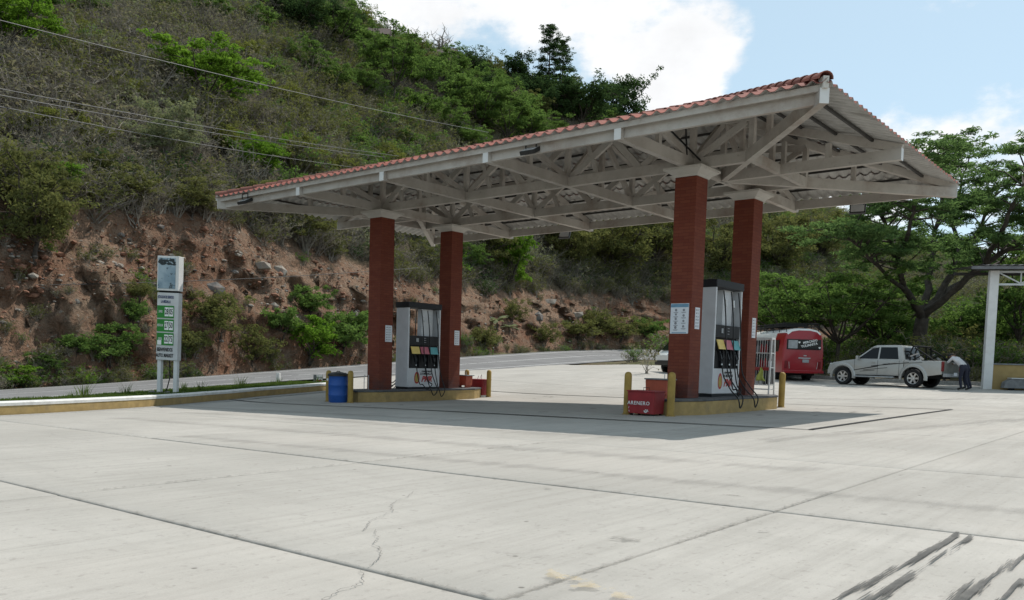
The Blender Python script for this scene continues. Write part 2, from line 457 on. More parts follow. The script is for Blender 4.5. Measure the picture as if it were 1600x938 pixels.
def edge_decal(name, col, col2, rough, ns, amp, stretch=(1, 1, 1), opac=1.0, soft=.08):
    # ragged flat mark: fades out towards its outline along a noise
    t = NT(name); p = t.pos()
    a = t.n.new('ShaderNodeAttribute'); a.attribute_name = 'edge'
    n = t.noise(ns, 7, .65, p, stretch=stretch)
    k = t.math('SUBTRACT', t.math('ADD', t.math('MULTIPLY', t.math('SUBTRACT', n, .5), amp[0]), amp[1]), a.outputs['Fac'])
    al = t.math('MULTIPLY', t.rng(k, -soft, soft), opac)
    c = t.mix(t.rng(t.noise(ns * 2.3, 5, .6, p), .35, .65), col, col2)
    b = t.n.new('ShaderNodeBsdfPrincipled'); t.l.new(c, b.inputs['Base Color']); b.inputs['Roughness'].default_value = rough; b.inputs['Specular IOR Level'].default_value = .3
    tr = t.n.new('ShaderNodeBsdfTransparent'); mx = t.n.new('ShaderNodeMixShader')
    t.l.new(al, mx.inputs[0]); t.l.new(tr.outputs[0], mx.inputs[1]); t.l.new(b.outputs[0], mx.inputs[2]); t.l.new(mx.outputs[0], t.out.inputs['Surface'])
    MATS[name] = t.m
edge_decal('wet_mark', (.05, .047, .042), (.10, .094, .084), .6, 2.2, (4.2, .40), (16, .55, 1), .9, .14)
edge_decal('oil_mark', (.05, .048, .045), (.10, .095, .09), .6, 5, (3.0, .42), (1, 1, 1), .5, .3)
edge_decal('faded_yellow', (.50, .38, .19), (.46, .38, .26), .85, 9, (5, .36), opac=.36)
edge_decal('scar', (.16, .15, .135), (.25, .235, .21), .9, 14, (5, .24), opac=.36)
edge_decal('tyre_mark', (.20, .19, .175), (.27, .255, .235), .85, 1.6, (3, .45), (3, .5, 1), .20, .55)

_tx = {}
def text_mesh(s, size, mat, align='CENTER', shear=0.0, bold=0.0, extrude=.002, spacing=1.0):
    cu = bpy.data.curves.new('txt', 'FONT'); cu.body = s; cu.size = size; cu.align_x = align; cu.align_y = 'CENTER'
    cu.shear = shear; cu.offset = bold; cu.extrude = extrude; cu.resolution_u = 2; cu.space_character = spacing
    ob = bpy.data.objects.new('txt', cu); COL.objects.link(ob)
    dg = bpy.context.evaluated_depsgraph_get()
    me = bpy.data.meshes.new_from_object(ob.evaluated_get(dg))
    bpy.data.objects.remove(ob); bpy.data.curves.remove(cu)
    me.materials.clear(); me.materials.append(MT[mat]); me.name = 'lettering'
    return me
# ------------------------------------------------------------------ ground heights
RD = np.array([-0.2628, 0.9651]); RN = np.array([-0.9651, -0.2628])    # along the road, and across it away from the forecourt
RP = np.array([-10.85, -10.66]); ROADW = 7.8
def meet(x, y, P, d):
    r_ = ray(x, y); A = np.array([[r_[0], -d[0]], [r_[1], -d[1]]])
    t, s = np.linalg.solve(A, P - CAM[:2]); return s, (CAM + t * r_)[2]
nz = sorted(meet(x, y, RP, RD) for x, y in ((0, 630), (433, 595.5), (720, 581), (1005, 561)))
fz = sorted(meet(x, y, RP + RN * ROADW, RD) for x, y in ((0, 613.4), (569, 571), (720, 559.5), (1000, 542)))
nz = [(-75, nz[0][1] - 1.6), (-30, nz[0][1] - .9)] + nz
fz = [(-75, fz[0][1] - 1.5), (-30, fz[0][1] - .8)] + fz
def road_pts():
    out = []
    S1 = 60.0
    for s in np.arange(-75, S1, 1.5): out.append((s, RP + RD * s, RD))
    p = RP + RD * S1; a = math.atan2(RD[1], RD[0]); s = S1
    while s < 230:
        d = np.array([math.cos(a), math.sin(a)]); out.append((s, p.copy(), d))
        p = p + d * 1.5; s += 1.5
        if a > math.radians(12): a -= 1.5 / 42.0
    return out
ROAD = []
for s, p, d in road_pts():
    n = np.array([-d[1], d[0]])
    zn = np.interp(s, [q[0] for q in nz], [q[1] for q in nz]); zf = np.interp(s, [q[0] for q in fz], [q[1] for q in fz])
    q = p + n * ROADW
    ROAD.append((s, p, q, zn, zf, n))
def smooth_arr(a, k=5):
    a = np.array(a); pad = np.pad(a, k, mode='edge'); return np.convolve(pad, np.ones(2 * k + 1) / (2 * k + 1), 'valid')
_zn = smooth_arr([r_[3] for r_ in ROAD]); _zf = smooth_arr([r_[4] for r_ in ROAD])
ROAD = [(r_[0], r_[1], r_[2], _zn[i], _zf[i], r_[5]) for i, r_ in enumerate(ROAD)]

PL = lambda x, y: 0.0248 * x + 0.0082 * y
ctrl = []
for x in (-7, -2, 3, 8, 13, 18):
    for y in (-26, -19, -13, -8, -3, 2.5): ctrl.append((x, y, PL(x, y)))
for x, y in ((-2.9, -30), (-3.4, -22), (-3.8, -17), (-4.17, -12.9), (-5.35, -9.7), (-6.25, -8.1), (-8.2, -5.0)): ctrl.append((x, y, PL(x, y)))
for r_ in ROAD[::6]:
    ctrl.append((r_[1][0], r_[1][1], r_[3])); ctrl.append((r_[2][0], r_[2][1], r_[4]))
def wp(px, py, d): P = at_depth(px, py, d); ctrl.append(tuple(P)); return P
for px, py, d in ((1320, 602, 35.5), (1427, 606, 34.6), (1539, 608, 35.5), (1035, 582, 41), (1222, 597, 40.5), (1282, 596, 41)): wp(px, py, d)
ctrl += [(14, 22, .72), (25, 22, .9), (25, 0, .62), (25, -20, .55), (25, -35, .4), (0, -38, -.2), (40, 0, .9), (40, -35, .7), (40, 30, 1.3), (8, 32, 1.2), (-4, 34, 1.2), (20, 40, 1.8), (0, 50, 2.0), (60, 40, 2), (60, 0, 1.2), (60, -60, 1), (10, -60, -.3), (-12, 30, 1.4), (-10, 18, .95), (5, 13, .32), (12, 12, .42)]
cp = np.array(ctrl); _s = 10.0
def tps(r2): return np.where(r2 > 1e-9, .5 * r2 * np.log(r2 + 1e-12), 0)
_k = tps(((cp[:, None, :2] - cp[None, :, :2]) ** 2).sum(-1) / _s ** 2) + .06 * np.eye(len(cp))
_P = np.c_[np.ones(len(cp)), cp[:, :2] / _s]
_A = np.block([[_k, _P], [_P.T, np.zeros((3, 3))]])
_w = np.linalg.solve(_A, np.r_[cp[:, 2], 0, 0, 0])
def G(x, y):
    x = np.atleast_1d(np.asarray(x, float)); y = np.atleast_1d(np.asarray(y, float)); sh = x.shape
    q = np.c_[x.ravel(), y.ravel()]
    out = np.empty(len(q))
    for i in range(0, len(q), 20000):
        c = q[i:i + 20000]
        r2 = ((c[:, None, :] - cp[None, :, :2]) ** 2).sum(-1) / _s ** 2
        out[i:i + 20000] = tps(r2) @ _w[:len(cp)] + np.c_[np.ones(len(c)), c / _s] @ _w[len(cp):]
    return out.reshape(sh)
def g1(x, y): return float(G([x], [y])[0])
def on_ground(px, py, d0=10, d1=60):
    r_ = ray(px, py); ts = np.arange(d0, d1, .04); P = CAM[None] + ts[:, None] * r_[None]
    k = np.argmax(P[:, 2] <= G(P[:, 0], P[:, 1])); return P[k]
KERB = [(-2.9, -30), (-3.4, -22), (-3.8, -17)]
for px_, py_ in ((0, 650), (60, 647), (130, 643), (200, 638.5), (262, 634), (330, 627.5), (400, 620.5), (450, 616), (500, 611.5), (535, 608.5)):
    P_ = on_ground(px_, py_)
    if P_[1] > KERB[-1][1] + .25: KERB.append((float(P_[0]), float(P_[1])))
print('KERB', [(round(a, 2), round(b, 2)) for a, b in KERB])
_kx = [k[0] for k in KERB]; _ky = [k[1] for k in KERB]
_rx = [r_[1][0] for r_ in ROAD if r_[0] < 62]; _ry = [r_[1][1] for r_ in ROAD if r_[0] < 62]
def left_bound(y):      # X of the kerb, further on of the road's edge
    return np.where(np.asarray(y) < KERB[-1][1] + .1, np.interp(y, _ky, _kx), np.interp(y, _ry, _rx))
# back edge of the forecourt (low kerb behind the parked vehicles)
BK = [(-22.0, 31.0), (-12, 26.5), (-6.0, 25.2), (0.5, 24.0), (9.5, 23.6), (30, 24.5), (60, 25)]
def back_bound(x): return np.interp(x, [b[0] for b in BK], [b[1] for b in BK])
def sstep(a, b, v): t = np.clip((v - a) / (b - a), 0, 1); return t * t * (3 - 2 * t)

WXI = 5.4
# ------------------------------------------------------------------ forecourt slabs
def grid_mesh(xs, ys, zf, name, mats, skirt=0.0, attr=None):
    X, Y = np.meshgrid(xs, ys); Z = zf(X, Y)
    nx, ny = len(xs), len(ys)
    v = np.c_[X.ravel(), Y.ravel(), Z.ravel()].tolist()
    f = [(j * nx + i, j * nx + i + 1, (j + 1) * nx + i + 1, (j + 1) * nx + i) for j in range(ny - 1) for i in range(nx - 1)]
    if skirt:
        ring = [i for i in range(nx)] + [j * nx + nx - 1 for j in range(1, ny)] + [(ny - 1) * nx + i for i in range(nx - 2, -1, -1)] + [j * nx for j in range(ny - 2, 0, -1)]
        o = len(v); v += [(v[i][0], v[i][1], v[i][2] - skirt) for i in ring]; n = len(ring)
        f += [(ring[(k + 1) % n], ring[k], o + k, o + (k + 1) % n) for k in range(n)]
    me = bpy.data.meshes.new(name); me.from_pydata(v, [], f); me.materials.append(mats)
    return me
def slab_z(X, Y):
    z = G(X, Y)
    out = np.maximum(left_bound(Y) - X, Y - back_bound(X))
    return z - .5 * sstep(-.02, .5, out)
fore = link('forecourt', grid_mesh(np.arange(-24, 46, 1.0), np.arange(-40, 34, 1.0), lambda X, Y: slab_z(X, Y) - .045, 'forecourt', MT['joint_filler']))
tag(fore, 'sunlit grey concrete forecourt of large cast slabs with dark joints', 'forecourt', kind='structure')
XL = [-24, -19.5, -15, -12.4, -9.76, -4.9, 0.0, 4.9, 9.76, 12.57, 17, 21.5, 26, 30.5, 35, 40]
XF = [-24, -19.5, -15, -10.6, -6.1, -1.4, 3.3, 7.95, 12.57, 17, 21.5, 26, 30.5, 35, 40]
YL = [-33, -29.6, -26.2, -22.9, -19.7, -16.55, -13.47, -10.05, -5.14, 0.0, 5.14, 8.7, 12.2, 15.7, 19.2, 22.7, 26.2, 29.7, 33]
rr = random.Random(3)
for j in range(len(YL) - 1):
    cols = XL if -5.2 < YL[j] < 5.1 else XF
    for i in range(len(cols) - 1):
        x0, x1, y0, y1 = cols[i], cols[i + 1], YL[j], YL[j + 1]
        cx, cy = (x0 + x1) / 2, (y0 + y1) / 2
        if max(left_bound(y0), left_bound(y1)) > x1 + .3 and min(left_bound(y0), left_bound(y1)) > x1 + .3: continue
        if y0 > max(back_bound(x0), back_bound(x1)) + .3: continue
        drain = .03
        gx0 = drain if abs(abs(x0) - 9.76) < .01 and cols is XL else .004 + rr.random() * .004
        gx1 = drain if abs(abs(x1) - 9.76) < .01 and cols is XL else .004 + rr.random() * .004
        gy0 = drain if abs(abs(y0) - 5.14) < .01 and cols is XL else .005 + rr.random() * .004
        gy1 = drain if abs(abs(y1) - 5.14) < .01 and cols is XL else .005 + rr.random() * .004
        dz, tx, ty = rr.uniform(-.002, .004), rr.uniform(-.0006, .0006), rr.uniform(-.0006, .0006)
        nx = max(3, int((x1 - x0) / .5)); ny = max(3, int((y1 - y0) / .5))
        ex = lambda a, b, n, ga, gb: np.r_[a + ga, a + ga + .025, np.linspace(a + .3, b - .3, n), b - gb - .025, b - gb]
        xs, ys = ex(x0, x1, nx, gx0, gx1), ex(y0, y1, ny, gy0, gy1)
        def zf(X, Y):
            e = np.minimum(np.minimum(X - xs[0], xs[-1] - X), np.minimum(Y - ys[0], ys[-1] - Y))
            return slab_z(X, Y) + dz + tx * (X - cx) + ty * (Y - cy) - .008 * (1 - sstep(0, .025, e))
        o = link('concrete_slab', grid_mesh(xs, ys, zf, 'concrete_slab', MT['concrete'], skirt=.035), fore)
        if not o.data.polygons: continue
        o.data.polygons.foreach_set('use_smooth', [True] * len(o.data.polygons))

# flat marks with a shape of their own, a few mm above the slabs
def decal(name, pts, mat, lift=.009):
    """pts: (x, y, halfwidth) along a line; 'edge' is 0 on the line and 1 on the outline"""
    v, f, ed = [], [], []
    for i, (x, y, w) in enumerate(pts):
        a = pts[max(i - 1, 0)]; b = pts[min(i + 1, len(pts) - 1)]
        dx, dy = b[0] - a[0], b[1] - a[1]; L = math.hypot(dx, dy) or 1; nx, ny = -dy / L, dx / L
        for s_ in (-1, 0, 1):
            X, Y = x + nx * s_ * w, y + ny * s_ * w; v.append((X, Y, float(slab_z(np.array([X]), np.array([Y]))[0]) + lift)); ed.append(1.0 if s_ or i in (0, len(pts) - 1) else .12)
        if i:
            k = 3 * i; f += [(k - 3, k - 2, k + 1, k), (k - 2, k - 1, k + 2, k + 1)]
    me = bpy.data.meshes.new(name); me.from_pydata(v, [], f); me.materials.append(MT[mat])
    a_ = me.attributes.new('edge', 'FLOAT', 'POINT'); a_.data.foreach_set('value', ed)
    return link(name, me, fore)
def wander(p0, p1, n, amp, w0, w1, seed):
    r2 = random.Random(seed); out = []; ox = 0
    for i in range(n + 1):
        t = i / n; ox += r2.uniform(-amp, amp); ox *= .93
        dx, dy = p1[0] - p0[0], p1[1] - p0[1]; L = math.hypot(dx, dy)
        w = (w0 + (w1 - w0) * t) * r2.uniform(.3, 1.2)
        out.append((p0[0] + dx * t - dy / L * ox, p0[1] + dy * t + dx / L * ox, w))
    return out
def straight(p0, p1, w, n=14): return [(p0[0] + (p1[0] - p0[0]) * i / n, p0[1] + (p1[1] - p0[1]) * i / n, w) for i in range(n + 1)]
for k, (p0, p1, n, amp) in enumerate((((9.95, -14.6), (10.95, -15.9), 60, .018), ((10.98, -15.86), (11.70, -16.5), 40, .018), ((11.72, -16.58), (12.10, -17.2), 40, .02), ((8.0, -13.5), (8.3, -11.2), 50, .02), ((5.2, -10.1), (4.6, -13.4), 60, .025))):
    decal('crack', wander(p0, p1, n, amp, .0018, .0026, 20 + k), 'crack_dark')
for k, (p0, p1, w) in enumerate((((12.57, -13.5), (12.60, -17.6), .04), ((12.57, -12.2), (12.57, -13.5), .03), ((9.0, -16.55), (12.57, -16.55), .035), ((2.0, -16.55), (9.0, -16.55), .035), ((7.9, -13.47), (12.5, -13.47), .03), ((-1, -13.47), (7.9, -13.47), .04), ((12.6, -13.47), (18, -13.47), .03), ((7.95, -16.5), (7.95, -10), .05))):
    decal('joint_wear', straight(p0, p1, w, 30), 'scar', .0065 + .0004 * k)
for k, (p0, p1, w) in enumerate((((13.81, -13.50), (13.70, -16.4), .055), ((13.87, -13.50), (13.83, -16.4), .05), ((14.22, -13.7), (14.07, -16.4), .065), ((14.30, -14.6), (14.20, -16.4), .03))):
    decal('wet_trail', straight(p0, p1, w, 24), 'wet_mark', .010 + .0012 * k)
for k, (p0, p1, w) in enumerate((((12.40, -15.98), (12.64, -16.14), .10), ((12.68, -16.12), (13.05, -16.17), .09))):
    decal('worn_marking', straight(p0, p1, w, 8), 'faded_yellow', .015)
r5 = random.Random(8)
for k in range(46):                # oil drips where cars stand at the pumps
    x = r5.choice((-1, 1)) * WXI + r5.choice((-1, 1)) * r5.uniform(1.2, 3.2); y = r5.uniform(-4.6, 4.6); w = r5.uniform(.03, .16); l = w * r5.uniform(1.5, 4)
    decal('oil_stain', straight((x, y - l / 2), (x + r5.uniform(-.1, .1), y + l / 2), w, 6), 'oil_mark', .0065 + .0001 * k)
for k, (x, y, w, l) in enumerate([(12.3, -15.1, .09, .25), (12.8, -14.3, .05, .2), (11.2, -12.0, .04, .15), (13.2, -13.1, .03, .1), (6.8, -15.0, .03, .2)] + [(r5.uniform(0, 16), r5.uniform(-17.5, -7), r5.uniform(.015, .05), r5.uniform(.06, .3)) for _ in range(22)]):
    decal('spalled_patch', straight((x - l / 2, y), (x + l / 2, y + r5.uniform(-.04, .04)), w, 6), 'scar', .0075)
for k, (p0, p1, w) in enumerate((((-3, -9.6), (9, -8.7), .5), ((-2, -11.6), (12, -10.9), .35), ((3, -13), (16, -12.2), .25), ((10, -8), (13, 6), .4), ((2, 7), (10, 14), .5), ((-6, -8.2), (4, -7.4), .45))):
    decal('tyre_stain', straight(p0, p1, w, 30), 'tyre_mark', .005 + .0003 * k)

# ------------------------------------------------------------------ road
def ribbon(name, i0, i1, a, b, lift, mat, parent=None, dash=None):
    v, f = [], []; last = None
    for i in range(i0, i1):
        s, p, q, zn, zf_, n = ROAD[i]
        for t in (a, b):
            P = p + (q - p) * t; v.append((P[0], P[1], zn + (zf_ - zn) * t + lift))
        if i > i0 and (dash is None or (s % dash[0]) < dash[1]):
            k = len(v); f.append((k - 4, k - 3, k - 1, k - 2))
    me = bpy.data.meshes.new(name); me.from_pydata(v, [], f); me.materials.append(MT[mat]); return link(name, me, parent)
road = tag(ribbon('road', 0, len(ROAD), -.035, 1.05, .03, 'asphalt'), 'grey asphalt road with white edge lines climbing past the hill', 'road', kind='structure')
for a, w in ((.065, .014), (.49, .012), (.93, .014)):
    ribbon('lane_line', 0, len(ROAD), a - w / 2, a + w / 2, .036, 'road_paint', road)

# kerb along the entrance: yellow face, white top
def sweep(path, prof, name, mats, parent=None, mat_of=None, zoff=0.0, smooth=False):
    v, f, mi = [], [], []; n = len(prof)
    for i, (x, y) in enumerate(path):
        a = path[max(i - 1, 0)]; b = path[min(i + 1, len(path) - 1)]
        dx, dy = b[0] - a[0], b[1] - a[1]; L = math.hypot(dx, dy); nx, ny = -dy / L, dx / L
        z = g1(x, y) + zoff
        for (o, h) in prof: v.append((x + nx * o, y + ny * o, z + h))
        if i:
            for k in range(n - 1):
                f.append(((i - 1) * n + k, i * n + k, i * n + k + 1, (i - 1) * n + k + 1)); mi.append(mat_of[k] if mat_of else 0)
    e = len(path) - 1
    f.append(tuple(range(n))); mi.append(0); f.append(tuple(e * n + k for k in range(n - 1, -1, -1))); mi.append(0)
    me = bpy.data.meshes.new(name); me.from_pydata(v, [], f)
    for m in mats: me.materials.append(m)
    me.polygons.foreach_set('material_index', mi); return link(name, me, parent)
def resample(path, step):
    out = []
    for a, b in zip(path[:-1], path[1:]):
        L = math.hypot(b[0] - a[0], b[1] - a[1]); n = max(1, int(L / step))
        out += [(a[0] + (b[0] - a[0]) * i / n, a[1] + (b[1] - a[1]) * i / n) for i in range(n)]
    return out + [path[-1]]
kp = resample(KERB, .6)
kerb = empty('entrance_kerb', (*KERB[3], g1(*KERB[3])), 0, 'long yellow kerb with white top between forecourt and grass strip', 'kerb')
inv = Matrix.Translation(-Vector(kerb.location))
for nm, prof, mt in (('kerb_face', [(0, -.1), (0, .215), (.22, .215), (.22, -.1)], 'kerb_yellow'), ('kerb_top', [(-.010, .20), (-.010, .262), (.02, .285), (.27, .285), (.27, .17)], 'kerb_white')):
    o = sweep(kp, prof, nm, [MT[mt]]); o.data.transform(inv); o.parent = kerb
# steel drain channel around the canopy slab
for nm, x0, y0, x1, y1 in (('drain_channel', -9.0, -5.14, 9.79, -5.14), ('drain_channel', 9.76, -5.10, 9.76, 5.10), ('drain_channel', -9.0, 5.14, 9.79, 5.14)):
    n_ = 40; v, f = [], []
    for i in range(n_ + 1):
        t = i / n_; X, Y = x0 + (x1 - x0) * t, y0 + (y1 - y0) * t
        ox, oy = (0, .06) if y0 == y1 else (.05, 0)
        for sg in (-1, 1): v.append((X + sg * ox, Y + sg * oy, g1(X, Y) + .012))
        if i: k = 2 * i; f.append((k - 2, k - 1, k + 1, k))
    me = bpy.data.meshes.new(nm); me.from_pydata(v, [], f); me.materials.append(MT['drain_black']); link(nm, me, fore)
# pale gutter strip at the kerb's foot
gt = sweep(kp, [(-.42, .004), (-.02, .012)], 'gutter_strip', [MT['patch_concrete']]); gt.parent = fore

# grass verge between kerb and road, raised to the kerb top
v, f = [], []
ys = np.linspace(-30, KERB[-1][1] - .02, 70); nn = 7
for j, y in enumerate(ys):
    xk = float(np.interp(y, _ky, _kx)) - .28; xr = float(np.interp(y, _ry, _rx)) + .2
    xr = min(xr, xk - .05)
    zk = g1(xk, y) + .23; zr = g1(xr, y) + .02
    for k in range(nn):
        t = k / (nn - 1); v.append((xk + (xr - xk) * t, y, zk + (zr - zk) * t ** 1.3 + .03 * math.sin(y * 2.1 + k)))
    if j: f += [((j - 1) * nn + k, (j - 1) * nn + k + 1, j * nn + k + 1, j * nn + k) for k in range(nn - 1)]
me = bpy.data.meshes.new('grass_verge'); me.from_pydata(v, [], f); me.materials.append(MT['rough_ground'])
verge = tag(link('grass_verge', me), kind='structure')
VERGE = v
def verge_z(x, y):
    xk = float(np.interp(y, _ky, _kx)) - .28; xr = min(float(np.interp(y, _ry, _rx)) + .2, xk - .05)
    t = min(max((x - xk) / (xr - xk), 0), 1); return (g1(xk, y) + .23) * (1 - t ** 1.3) + (g1(xr, y) + .02) * t ** 1.3
# low kerb behind the parked vehicles
bk = resample([(-7.5, float(back_bound(-7.5)))] + BK[2:], 1.0)
kb = sweep(bk, [(0, -.2), (0, .16), (.16, .17), (.16, -.2)], 'back_kerb', [MT['patch_concrete']])
tag(kb, 'low bare concrete kerb edging the forecourt behind the pickup and bus', 'kerb')

# ------------------------------------------------------------------ open ground and the hill
def open_z(X, Y):
    z = G(X, Y); z = z + .12 * sstep(0, 1.5, Y - back_bound(X))
    ins = np.minimum(X - left_bound(Y), back_bound(X) - Y)
    z = z - .6 * sstep(-.25, .35, ins)
    # drop below the asphalt
    rp = np.array([r_[1] for r_ in ROAD]); rq = np.array([r_[2] for r_ in ROAD]); mid = (rp + rq) / 2
    d = np.full(X.shape, 1e9)
    for m in mid[::2]: d = np.minimum(d, (X - m[0]) ** 2 + (Y - m[1]) ** 2)
    return z - .55 * (1 - sstep(3.9, 5.6, np.sqrt(d)))
def open_mask(): pass
gme = grid_mesh(np.r_[np.arange(-70, 70, 1.6), 70], np.r_[np.arange(-70, 90, 1.6), 90], open_z, 'ground', MT['rough_ground'])
ground = tag(link('ground', gme), kind='structure')
ground.data.polygons.foreach_set('use_smooth', [True] * len(ground.data.polygons))
far = MB(); far.add([(-1800, -1800, -6), (1800, -1800, -6), (1800, 1800, -6), (-1800, 1800, -6)], [(0, 1, 2, 3)])
tag(far.build('terrain', MT['rough_ground'], fix=False), kind='structure')

HF = FW[:2] / np.linalg.norm(FW[:2]); HR = R0[:2]
def azdir(tn):
    d = HF + HR * tn; return d / np.linalg.norm(d)
def road_hit(tn, which=2):
    d = azdir(tn); best = None
    for a, b in zip(ROAD[:-1], ROAD[1:]):
        p, e = a[which], b[which] - a[which]
        den = d[0] * -e[1] + d[1] * e[0]
        if abs(den) < 1e-9: continue
        w = p - CAM[:2]
        t = (w[0] * -e[1] + w[1] * e[0]) / den; u_ = (d[0] * w[1] - d[1] * w[0]) / den
        if t > 0 and 0 <= u_ <= 1 and (best is None or t < best[0]):
            L = np.linalg.norm(e); best = (t, a[4] + (b[4] - a[4]) * u_, abs(d[0] * e[1] - d[1] * e[0]) / L)
    return best
def hor(x): return 564 + .0292 * (x - 800)
TX = np.linspace(-1.9, 2.4, 760)
base = [road_hit(t) for t in TX]
ok = [i for i, b in enumerate(base) if b]
D0 = np.interp(TX, TX[ok], [base[i][0] for i in ok]); Z0 = np.interp(TX, TX[ok], [base[i][1] for i in ok]); KK = np.clip(np.interp(TX, TX[ok], [base[i][2] for i in ok]), .28, 1)
D0 = smooth_arr(D0, 3); KK = smooth_arr(KK, 8)
PX = 800 + F_PX * TX
CUTY = np.interp(PX, [-600, 0, 60, 130, 240, 350, 400, 450, 560, 650, 750, 850, 1000, 1100, 1400], [282, 318, 320, 324, 338, 346, 376, 396, 420, 444, 458, 458, 466, 488, 540])
SKY = np.interp(PX, [-2000, -700, 0, 300, 440, 500, 560, 600, 650, 700, 760, 820, 880, 950, 1020, 1100, 1200, 1330, 1450, 1600, 1900, 2600, 3800], [-350, -330, -190, -110, -40, 0, 55, 84, 96, 112, 132, 150, 178, 205, 232, 262, 305, 362, 395, 425, 470, 520, 548])
RIDGE = D0 + np.interp(PX, [-2000, 0, 400, 800, 1100, 1600, 3800], [115, 108, 100, 92, 85, 80, 90])
# perspective distance along the azimuth: depth = dist * cos(az)
COS = 1 / np.sqrt(1 + TX ** 2)
def elev(y, px): return (hor(px) - y) / F_PX
CUTW = 4.2
DC = D0 + (1.3 + CUTW) / KK
HC = CAM[2] + DC * COS * elev(CUTY, PX) - Z0; HC = np.clip(smooth_arr(HC, 4), 1.0, 12)
ZC = Z0 + HC
ZR = CAM[2] + RIDGE * COS * elev(SKY, PX)
ZR = np.maximum(ZR, ZC + 2)
def fbm(x, y, z, o=4):
    return mnoise.fractal(Vector((x, y, z)), 1.0, 2.0, o)
def hill_prof(i, w):
    """height at radial offset w beyond the road edge, azimuth index i"""
    wp_ = w * KK[i]
    if wp_ <= 1.3: return Z0[i] - .25 * max(0, min(1, wp_ / .8)) if wp_ > 0 else Z0[i] - .5
    if wp_ <= 1.3 + CUTW:
        t = (wp_ - 1.3) / CUTW
        return Z0[i] - .25 + (HC[i] + .25) * (t ** .85)
    d = D0[i] + w; t = (d - DC[i]) / (RIDGE[i] - DC[i])
    if t <= 1: return ZC[i] + (ZR[i] - ZC[i]) * (t * (1.12 - .12 * t))
    return ZR[i] - (d - RIDGE[i]) * .30
WS = list(np.linspace(-1.5, 1.3, 4)) + list(np.linspace(1.5, 1.3 + CUTW, 26))
rows = []
FRAC = list(np.linspace(0.012, 1.0, 62)) + [1.05, 1.12, 1.25, 1.5, 2.0, 2.6]
hv, hcut = [], []
NW = len(WS) + len(FRAC)
for i, t in enumerate(TX):
    d_ = azdir(t)
    for k in range(NW):
        if k < len(WS):
            w = WS[k] / KK[i]; z = hill_prof(i, w); c = 1.0 if WS[k] > .9 else .35
        else:
            d = DC[i] + FRAC[k - len(WS)] * (RIDGE[i] - DC[i]); w = d - D0[i]; z = hill_prof(i, w); c = 0.0
        P = CAM[:2] + d_ * (D0[i] + w)
        if k >= len(WS):
            fr = FRAC[k - len(WS)]; amp = min(1, fr * 4) * (1 - .75 * sstep(.75, 1.0, fr))
            z += float(amp) * (2.6 * fbm(P[0] * .035, P[1] * .035, 3.0) + .5 * fbm(P[0] * .2, P[1] * .2, 7.0))
            if fr < .02: c = .35 + .5 * fbm(P[0] * .3, P[1] * .3, 1)
            elif fr < .06: c = max(0, .35 * fbm(P[0] * .15, P[1] * .15, 2.2))
        elif WS[k] > 1.3:
            tt = (WS[k] - 1.3) / CUTW; e = math.sin(math.pi * min(1, tt * 1.02)) ** .6
            rn = 1.25 * fbm(P[0] * .35, P[1] * .35, z * .22, 5) + .8 * abs(fbm(P[0] * 1.1, P[1] * 1.1, z * 1.5, 4)) - .25 * abs(math.sin(z * 2.6 + 1.5 * fbm(P[0] * .2, P[1] * .2, 3.3)))
            P = P - d_ * rn * e * .9 / max(KK[i], .5); z += .25 * e * fbm(P[0] * 1.7, P[1] * 1.7, z, 3)
            c = 1.0 if rn < .6 else .8
        hv.append((P[0], P[1], z)); hcut.append(min(1, max(0, c)))
hf = [(i * NW + k, (i + 1) * NW + k, (i + 1) * NW + k + 1, i * NW + k + 1) for i in range(len(TX) - 1) for k in range(NW - 1)]
hme = bpy.data.meshes.new('hill'); hme.from_pydata(hv, [], hf); hme.materials.append(MT['hill_soil'])
at_ = hme.attributes.new('cut', 'FLOAT', 'POINT'); at_.data.foreach_set('value', hcut)
hme.polygons.foreach_set('use_smooth', [True] * len(hme.polygons))
hill = tag(link('hill', hme), kind='structure')
HV = np.array(hv).reshape(len(TX), NW, 3)
HDIST = np.linalg.norm(HV[:, :, :2] - CAM[:2], axis=2)
def hill_z(x, y):
    w = np.array([x, y]) - CAM[:2]; tn = (w @ HR) / max(w @ HF, 1e-3)
    fi = np.clip((tn - TX[0]) / (TX[1] - TX[0]), 0, len(TX) - 1.001); i = int(fi); a = fi - i
    d = np.linalg.norm(w)
    return float((1 - a) * np.interp(d, HDIST[i], HV[i, :, 2]) + a * np.interp(d, HDIST[i + 1], HV[i + 1, :, 2])), d - ((1 - a) * D0[i] + a * D0[i + 1])
def hit_hill(px, py):
    """where the sight line through a photo pixel meets the hill"""
    r_ = ray(px, py); last = None
    for t in np.arange(25, 330, .4):
        P = CAM + r_ * t; z, w = hill_z(P[0], P[1])
        if w > .3 and P[2] < z: return np.array([P[0], P[1], z]), t
    P = CAM + r_ * 170; return np.array([P[0], P[1], hill_z(P[0], P[1])[0]]), 170.0
